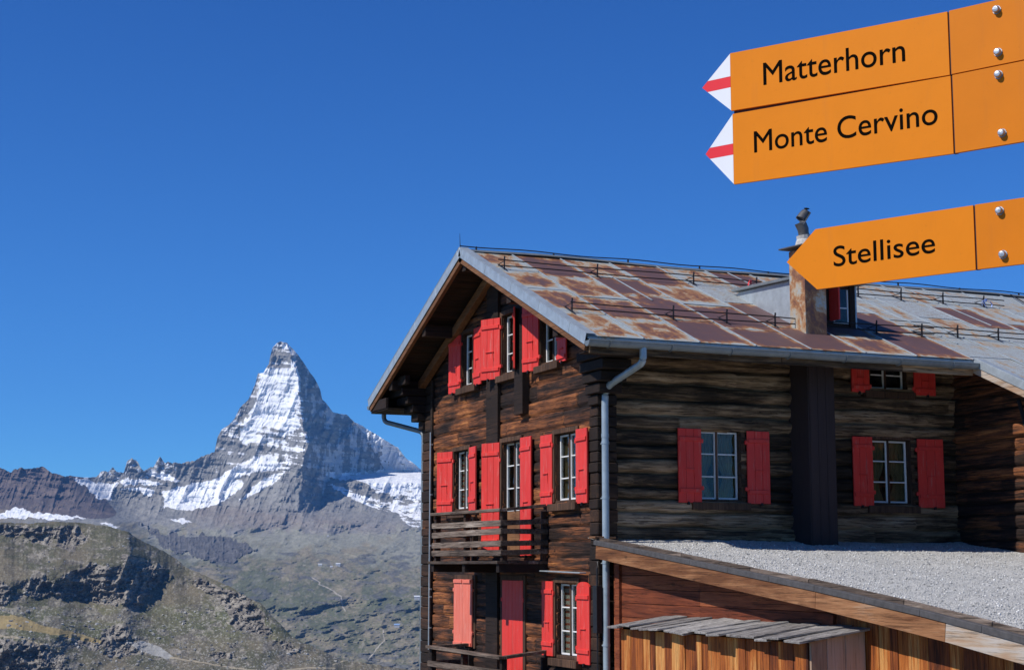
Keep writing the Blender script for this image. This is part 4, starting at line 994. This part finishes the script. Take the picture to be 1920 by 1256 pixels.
# ribbons tied to the snow guards
def ribbon(loc, mat, label, name, seed):
    q = random.Random(seed); mb = MB(); x, y, z = loc
    for k in range(4):
        a = Vector((x+q.uniform(-.03, .03), y, z+.15)); pts = [a]
        for j in range(3): pts.append(pts[-1]+Vector((q.uniform(-.06, .07), q.uniform(-.04, .02), -q.uniform(.03, .07))))
        for u, v2 in zip(pts[:-1], pts[1:]): mb.beam(u, v2, .025, .006)
    mb.obox((x, y, z+.14), (1, 0, 0), (0, 1, 0), (0, 0, 1), .05, .05, .05)
    o = mb.build(name, MT[mat], None, org=(x, y, z)); tag(o, label, 'ribbon'); return o
ribbon((4.45, 2.65, roof_z(2.65)), 'rope', 'small red ribbon knotted to the upper snow guard beside the dormer', 'ribbon', 1)
ribbon((9.93, 2.7, roof_z(2.7)), 'blue', 'small pale blue strap knotted to the snow guard on the far right of the roof', 'ribbon', 2)

# ------------------------------------------------------------------ annex with gravel roof
annex = empty('annex', (0, -6, BZ), 'low timber annex with sloping gravel covered roof beside the chalet', 'annex')
def gz_(y): return np.interp(-np.asarray(y, float), [-.5, .6, 6.1, 8.4, 9.8, 14], [.445, .335, -.235, -.505, -.70, -1.33])
XF = -.12
nx, ny = 330, 330
gxs = np.linspace(XF+.05, 14.5, nx); gys = np.linspace(.28, -14, ny)
GX, GY = np.meshgrid(gxs, gys)
GZ = gz_(GY)+.028*fbm(GX/.8, GY/.8, 131, 3)+.012*fbm(GX/.07, GY/.07, 132, 3)+np.where(GY > -.3, .05*(GY+.3), 0)
gr = grid_obj('gravel_roof', np.stack([GX, GY, GZ], -1), MT['gravel'], annex, keep=None)
# loose stones: one scatter of tiny faceted pebbles
rs = np.random.RandomState(5); ns = 26000
sxp = XF+.06+13*rs.rand(ns)**1.3; syp = .1-12.5*rs.rand(ns)
szp = gz_(syp)+.028*fbm(sxp/.8, syp/.8, 131, 3)
rad = .006+.013*rs.rand(ns)**3
base = np.array([(1, 0, 0), (-1, 0, 0), (0, 1, 0), (0, -1, 0), (0, 0, 1), (0, 0, -1)], float); of = np.array([(0, 2, 4), (2, 1, 4), (1, 3, 4), (3, 0, 4), (2, 0, 5), (1, 2, 5), (3, 1, 5), (0, 3, 5)])
ang = rs.rand(ns)*6.28; ca, sa = np.cos(ang), np.sin(ang)
sv = base[None]*rad[:, None, None]*(.6+.8*rs.rand(ns, 6, 1)); x_ = sv[..., 0]*ca[:, None]-sv[..., 1]*sa[:, None]; y_ = sv[..., 0]*sa[:, None]+sv[..., 1]*ca[:, None]
SV = np.stack([x_+sxp[:, None], y_+syp[:, None], sv[..., 2]*.8+szp[:, None]+.006], -1).reshape(-1, 3)-np.array(root_loc(annex))
SF = (of[None]+np.arange(ns)[:, None, None]*6).reshape(-1, 3)
me = bpy.data.meshes.new('pebbles'); me.vertices.add(len(SV)); me.vertices.foreach_set('co', SV.astype(np.float32).ravel())
me.loops.add(len(SF)*3); me.loops.foreach_set('vertex_index', SF.ravel().astype(np.int32)); me.polygons.add(len(SF)); me.polygons.foreach_set('loop_start', np.arange(0, len(SF)*3, 3, dtype=np.int32)); me.polygons.foreach_set('loop_total', np.full(len(SF), 3, np.int32)); me.update(calc_edges=True)
a = me.attributes.new('tone', 'FLOAT', 'FACE'); a.data.foreach_set('value', np.repeat(rs.rand(ns), 8).astype(np.float32)); me.materials.append(MT['stone'])
po = bpy.data.objects.new('pebbles', me); C.objects.link(po); po.parent = annex; po['kind'] = 'stuff'
# roof edge: curb of short grey boards, dark felt strip, fascia of three boards
def fz(y): return float(gz_(y))+.045
mb = MB(); y = -.15; q = random.Random(4)
while y > -14:
    L = q.uniform(1.2, 2.0); y2 = y-L
    mb.beam((XF+.04, y, fz(y)-.01+q.uniform(0, .015)), (XF+.04, y2+.012, fz(y2)-.01+q.uniform(0, .012)), .05, .085, tone=q.uniform(.3, 1)); y = y2
mb.build('roof_curb', MT['grey'], annex)
mb = MB(); y = -.2
while y > -14: mb.beam((XF-.035, y, fz(y)-.045), (XF-.035, y-.995, fz(y-.995)-.045), .09, .07, tone=.5); y -= 1.0
mb.build('roof_edge_strip', MT['cap'], annex)
mb = MB()
for (ya, yb, t) in ((-.25, -6.2, .42), (-6.205, -8.6, .52), (-8.605, -9.9, .98), (-9.901, -14, .95)):
    mb.beam((XF-.045, ya, fz(ya)-.182), (XF-.045, yb, fz(yb)-.182), .045, .205, tone=t)
mb.build('fascia_board', MT['fascia'], annex)
mb = MB(); mb.box(XF-.06, XF+.3, -.22, .0, .44, .47, .9); mb.build('corner_board', MT['brown'], annex)
mb = MB(); z = -.05
WX = .12
for k in range(20):
    z1 = .3-.21*k; z0 = z1-.205
    top = lambda y: fz(y)-.12
    if z1 < BZ: break
    for (ya, yb) in ((-.25, -2.9), (-2.903, -6.1)):
        yb2 = yb
        # cut each board where the roof slopes below it
        ylim = next((yy for yy in np.arange(-.25, -14, -.05) if fz(yy)-.12 < z1), -14)
        if ya < ylim: pass
        yb2 = max(yb, ylim) if z1 > top(yb) else yb
        if yb2 < ya-.05: mb.box(WX, WX+.03, yb2, ya, z0, z1)
mb.build('horizontal_plank_wall', MT['redplank'], annex)
mb = MB(); mb.box(WX-.05, WX+.0, -.52, -.38, BZ, .05); mb.box(WX-.05, WX, -6.18, -6.08, BZ, -.55); mb.each('annex_post', MT['redplank'], annex)
mb = MB(); y = -6.19; q = random.Random(9)
while y > -14:
    w_ = q.uniform(.13, .24); mb.box(WX-.01+q.uniform(-.006, .006), WX+.03, y-w_+.004, y, BZ, fz(y-w_)-.15, q.random()); y -= w_
mb.build('upright_plank_wall', MT['plank'], annex)
mb = MB(); mb.box(.3, 14.4, -14, -13.9, BZ, -1.4); mb.box(14.4, 14.5, -14, .2, BZ, -1.4); mb.box(.15, 14.4, -13.9, .2, -1.9, -1.75); mb.each('annex_shell', MT['dark'], annex)

# ------------------------------------------------------------------ lean-to shed
shed = empty('lean_to_shed', (-.3, -4.4, BZ), 'small shed of orange upright planks under a grey board roof against the annex', 'shed')
mb = MB(); y = -2.02; q = random.Random(21)
while y > -6.72:
    w_ = min(q.uniform(.10, .27), y+6.75); mb.box(-.66+q.uniform(-.012, .006), -.63, y-w_+.005, y, BZ, -.86, q.random()); y -= max(w_, .05)
mb.build('front_plank_wall', MT['plank'], shed)
mb = MB(); x = -.655
for w_ in (.22, .25, .28): mb.box(x, x+w_-.006, -6.79, -6.755, BZ, -.80+.1*(x+.65)/.7, None); x += w_
mb.build('side_plank_wall', MT['sideplank'], shed)
mb = MB(); mb.box(-.62, .1, -2.02, -1.99, BZ, -.80); mb.build('end_wall', MT['dark'], shed)
mb = MB(); n = 15; y = -1.86
for k in range(n):
    w_ = q.uniform(.27, .36); e = q.uniform(-.05, .05); s_ = q.uniform(-.02, .02); lz = .014*(k % 2)
    mb.beam((-.84+e, y-w_/2, -.835+s_+lz), (.10, y-w_/2-.05, -.70+lz), w_+.02, .028, up=(.0, q.uniform(-.07, .07), 1)); y -= w_*.99+.012
mb.build('board_roof', MT['greyx'], shed)

# ------------------------------------------------------------------ trail signs
HB = math.radians(118); SD = Vector((-math.cos(HB), -math.sin(HB), 0)); SN = Vector((-math.sin(HB), math.cos(HB), 0)); SP = Vector((-8.96, -19.91, 0))
if SN.dot(Vector(CAM)-SP) < 0: SN = -SN
def orange_mat(name, col):
    m, nt, b = newmat(name)
    n1 = noise(nt, coords(nt, (1, 1, 1)), 9, 5, .6); n2 = noise(nt, coords(nt, (1, 1, 1)), 60, 4, .7)
    c = mix(nt, ramp(nt, n1, [(.3, 0), (.7, 1)]), tuple(v_*.93 for v_ in col), col)
    c = mix(nt, ramp(nt, n2, [(.62, 0), (.74, .4)]), c, tuple(v_*.72 for v_ in col))
    n3 = noise(nt, coords(nt, (14, 14, 1.6)), 2.0, 6, .7)
    c = mix(nt, ramp(nt, n3, [(.56, 0), (.8, .28)]), c, tuple(v_*.62+.03 for v_ in col))
    nt.links.new(c, b.inputs['Base Color']); b.inputs['Roughness'].default_value = .45; b.inputs['Specular IOR Level'].default_value = .18
    bump(nt, b, n1, .04, .01); return m
MT['orange'] = orange_mat('orange_sign_paint', (.80, .235, .004)); MT['orange2'] = orange_mat('orange_plate_paint', (.72, .205, .004))
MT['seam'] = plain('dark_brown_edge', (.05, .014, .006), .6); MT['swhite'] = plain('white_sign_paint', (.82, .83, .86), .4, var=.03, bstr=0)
MT['sred'] = plain('red_sign_paint', (.82, .025, .03), .4, var=.05, bstr=0); MT['letter'] = plain('black_lettering', (.006, .005, .004), 1.0, var=.1, bstr=0, spec=0)
MT['bolt'] = plain('steel_bolt', (.42, .45, .48), .42, .8, .2, 80, .2)
MT['postm'] = plain('galvanised_post', (.4, .42, .43), .45, .6, .15, 12, .1)
def sp(a, z, d=0.0): return SP+SD*a+Vector((0, 0, z))+SN*d
def plate(name, poly, d0, d1, mat, parent):
    m = MB(); P = [sp(a, z, d0) for a, z in poly]; m.prism(P, SN*(d1-d0)); o = m.build(name, MT[mat], parent)
    me = o.data; 
    import bmesh
    bm = bmesh.new(); bm.from_mesh(me); bmesh.ops.recalc_face_normals(bm, faces=bm.faces); bm.to_mesh(me); bm.free()
    return o
def text(word, a0, a1, z0, zslope, cap, parent):
    cu = bpy.data.curves.new('lettering', 'FONT'); cu.body = word; cu.size = 1; cu.extrude = 0.0; cu.resolution_u = 6
    to = bpy.data.objects.new('tmp', cu); C.objects.link(to)
    dg = bpy.context.evaluated_depsgraph_get(); me0 = to.evaluated_get(dg).to_mesh()
    vs = np.array([v_.co[:] for v_ in me0.vertices]); fs = [tuple(p.vertices) for p in me0.polygons]
    to.evaluated_get(dg).to_mesh_clear(); bpy.data.objects.remove(to)
    # cap height measured on the first letter
    xmin, xmax = vs[:, 0].min(), vs[:, 0].max()
    first = vs[vs[:, 0] < xmin+.5]; ch_ = first[:, 1].max()-max(first[:, 1].min(), 0)
    k = (a1-a0)/(xmax-xmin); kz = cap/ch_
    m = MB()
    for j, (ox, oz) in enumerate(((-.0004, 0), (.0004, 0), (0, .0003), (0, -.0003))):   # a slightly bolder cut of the face
        m.add([sp(a0+(x-xmin)*k+ox, z0+y*kz+zslope*(x-xmin)*k+oz, .0062+.00012*j) for x, y, _ in vs], fs, .5)
    o = m.build('lettering', MT['letter'], parent); return o
def bolt(parent, a, z):
    m = MB(); c = sp(a, z, .008); m.tube([c, c+SN*.002], .0088, 16); m.tube([c+SN*.0021, c+SN*.008, c+SN*.010, c+SN*.0105], [.0072, .0072, .0056, .003], 18)
    o = m.build('bolt', MT['bolt'], parent, smooth=True)
    return o
AR = .62      # boards run on to the post outside the frame
def sign(label, z0, z1, tipz, al, tip, word, targs, bolts, white, seam_a, z0r, z1r):
    s = empty('trail_sign', tuple(sp(.05, z0)), label, 'sign', 'orange trail signs on one post')
    b = plate('board', [(al, z0), (seam_a-.0025, z0r), (seam_a-.0025, z1r), (al, z1)] if white else [(al, z0), (seam_a-.0025, z0r), (seam_a-.0025, z1r), (al, z1), (tip, tipz)], 0, .006, 'orange', s)
    plate('end_plate', [(seam_a+.0025, z0r), (AR, z0r), (AR, z1r), (seam_a+.0025, z1r)], 0, .008, 'orange2', s)
    plate('seam_strip', [(seam_a-.0035, z0r+.0005), (seam_a+.0035, z0r+.0005), (seam_a+.0035, z1r-.0005), (seam_a-.0035, z1r-.0005)], -.006, .003, 'seam', s)
    if white:
        t = .0125; f0, f1 = (tipz-z0), (z1-tipz)
        def edge_lo(z): return al+(tip-al)*((z-z0)/(tipz-z0))
        def edge_hi(z): return al+(tip-al)*((z1-z)/(z1-tipz))
        zt_, zb_ = tipz+t, tipz-t
        arrow = plate('arrow_tip', [(al-.0005, z0+.001), (al-.0005, zb_-.0003), (edge_lo(zb_-.0003), zb_-.0003)], 0, .006, 'swhite', s)
        plate('arrow_top', [(al-.0005, zt_+.0003), (al-.0005, z1-.001), (edge_hi(zt_+.0003), zt_+.0003)], 0, .006, 'swhite', arrow)
        plate('red_stripe', [(al-.0005, zb_), (al-.0005, zt_), (edge_hi(zt_), zt_), (tip, tipz), (edge_lo(zb_), zb_)], 0, .006, 'sred', arrow)
    tx = text(word, *targs, s)
    for a, z in bolts: bolt(s, a, z)
    return s
sign('orange direction sign with white and red tip reading Matterhorn', 1.0118, 1.145, 1.079, -.516, -.591, 'Matterhorn', (-.432, -.096, 1.055, -.040, .050), ((.105, 1.106), (.104, 1.018)), True, .002, .993, 1.127)
sign('orange direction sign with white and red tip reading Monte Cervino', .8425, 1.0035, .923, -.5125, -.585, 'Monte Cervino', (-.459, -.030, .906, -.024, .0475), ((.103, .972), (.105, .852)), True, .0035, .828, .9905)
sign('orange pointed direction sign reading Stellisee, hanging lowest', .584, .714, .651, -.314, -.385, 'Stellisee', (-.273, -.046, .628, .012, .043), ((.093, .696), (.096, .608)), False, .040, .585, .716)
gap_p = [(-.513, 1.0005), (.0, .9885), (AR, .9885), (AR, .9975), (.0, .9975), (-.513, 1.0135)]
plate('gap_shade_strip', gap_p, -.012, -.0015, 'seam', bpy.data.objects['trail_sign'])  # strip added behind the gap, its dark brown standing in for the shaded edge
post = empty('signpost', tuple(sp(AR-.1, -2.0, -.05)), 'grey metal signpost carrying the orange trail signs', 'signpost')
mb = MB(); P0 = sp(AR-.08, -2.2, -.04); mb.tube([P0, P0+Vector((0, 0, 3.55))], .03, 18); mb.build('pole', MT['postm'], post, smooth=True)
mb = MB()
for z in (1.06, .91, .65): mb.obox(sp(AR-.18, z, -.006), SD, SN, (0, 0, 1), .3, .010, .03)
mb.build('bracket', MT['postm'], post)

# ------------------------------------------------------------------ small things on the slopes
MT['hwall'] = plain('hut_wall', (.55, .54, .52), .9, 0, .1, .2, 0); MT['hroof'] = plain('hut_roof', (.6, .62, .64), .6, 0, .1, .2, 0); MT['hblue'] = plain('blue_hut_roof', (.25, .38, .6), .6, 0, .1, .2, 0)
def hut(px, py, wdt, label, roofm='hroof', flat=False):
    P = on_mount(px, py); h = wdt*.45
    e = empty('mountain_hut', tuple(P), label, 'hut', 'huts on the far slopes')
    rt = Vector(Rv); fw = Vector((Fv[0], Fv[1], 0)).normalized()
    mb = MB(); mb.obox(P+Vector((0, 0, h*.2))-fw*3, rt, fw, (0, 0, 1), wdt, wdt*.6, h*1.4); mb.build('wall', MT['hwall'], e)
    mb = MB(); A = P+Vector((0, 0, h*.9))-fw*3; o = [A+rt*(s*wdt*.55)+fw*(t*wdt*.35) for s, t in ((-1, -1), (1, -1), (1, 1), (-1, 1))]; r = [A+rt*(s*wdt*.55)+Vector((0, 0, h*.55)) for s in (-1, 1)]
    mb.add(o+r, [(0, 1, 5, 4), (2, 3, 4, 5), (0, 4, 3), (1, 2, 5), (3, 2, 1, 0)]); mb.build('roof', MT[roofm], e)
    return e
hut(600, 1061, 14, 'tiny pale hut on the ridge left of the pair of huts'); hut(621, 1063, 9, 'smallest pale hut between two larger huts on the meadow ridge'); hut(634, 1060, 16, 'larger pale hut with light roof, right end of the row on the ridge')
hut(615, 1005, 7, 'lone tiny pale hut high under the reddish cliffs'); hut(744, 1175, 16, 'blue roofed hut low on the green slope beside the chalet corner', 'hblue'); hut(782, 1123, 18, 'low pale station building at the chalet edge on the slope')
def bleaf():
    m, nt, b = newmat('pine_needles'); n1 = noise(nt, coords(nt, (1, 1, 1)), 1.5, 4, .6)
    nt.links.new(ramp(nt, n1, [(.3, (.025, .04, .02)), (.7, (.06, .085, .035))]), b.inputs['Base Color']); b.inputs['Roughness'].default_value = .9; return m
MT['leaf'] = bleaf(); MT['bark'] = plain('pine_bark', (.10, .075, .055), .9)
def pine_mesh(h, seed):
    q = random.Random(seed); mb = MB()
    for k in range(260):
        t = q.random()**.8; z = h*(.12+.86*t); r = h*.24*(1-t)**.8*(.35+.75*q.random())+.05; a = q.uniform(0, 6.283)
        c = Vector((math.cos(a)*r, math.sin(a)*r, z)); s_ = h*.06*(1.2-t)
        d = Vector((math.cos(a), math.sin(a), -.35)).normalized(); sd = d.cross(Vector((0, 0, 1))).normalized()
        mb.add([c-d*s_, c+sd*s_*.6, c+d*s_*1.3, c-sd*s_*.6+Vector((0, 0, s_*.2))], [(0, 1, 2, 3)])
    return mb
protos = []
for s_ in range(3):
    e = empty('pine_tree', (0, 0, 0), 'dwarf pine', 'tree')
    mb = pine_mesh(5, s_); mb.build('crown', MT['leaf'], e); mb = MB(); mb.tube([(0, 0, -.6), (0, 0, 2.5), (0, 0, 4.4)], [.16, .1, .03], 6); mb.build('trunk', MT['bark'], e); protos.append(e)
q = random.Random(31); used = [False]*3
spots = [(q.uniform(-6, 118), q.uniform(1196, 1250)) for _ in range(34)]+[(q.uniform(395, 440), q.uniform(1225, 1252)) for _ in range(6)]
for i, (px, py) in enumerate(spots):
    k = i % 3; src = protos[k]
    P = on_hill(px, py+2)
    if not used[k]: o = src; used[k] = True
    else:
        o = src.copy(); C.objects.link(o)
        for c_ in list(src.children):
            d = c_.copy(); C.objects.link(d); d.parent = o
    o.location = P; s_ = q.uniform(.6, 1.25); o.scale = (s_, s_, s_); o.rotation_euler = (0, 0, q.uniform(0, 6))
    tag(o, 'small dark dwarf pine scattered over the rocky slope at lower left', 'tree', 'dwarf pines on the rocky slope')

# ------------------------------------------------------------------ haze
HZ = 1
if HZ:
    mb = MB(); n = len(mb.v)
    X0, X1, Y0, Y1, Z0, Z1 = -12500, 12500, -12500, 12500, -1800, 1420
    mb.add([(X0, Y0, Z0), (X1, Y0, Z0), (X1, Y1, Z0), (X0, Y1, Z0), (X0, Y0, Z1), (X1, Y0, Z1), (X1, Y1, Z1), (X0, Y1, Z1)], [(3, 2, 1, 0), (4, 5, 6, 7), (0, 1, 5, 4), (1, 2, 6, 5), (2, 3, 7, 6), (3, 0, 4, 7)])
    hm = bpy.data.materials.new('haze'); hm.use_nodes = True; t = hm.node_tree; t.nodes.clear(); ou = N(t, 'ShaderNodeOutputMaterial'); pv = N(t, 'ShaderNodeVolumePrincipled')
    pv.inputs['Color'].default_value = (.17, .46, 1, 1); pv.inputs['Density'].default_value = 3.3e-5; pv.inputs['Anisotropy'].default_value = 0.0
    t.links.new(pv.outputs[0], ou.inputs['Volume'])
    hz = mb.build('haze', hm); tag(hz, 'thin blue air haze over the valley', 'haze', kind='stuff')
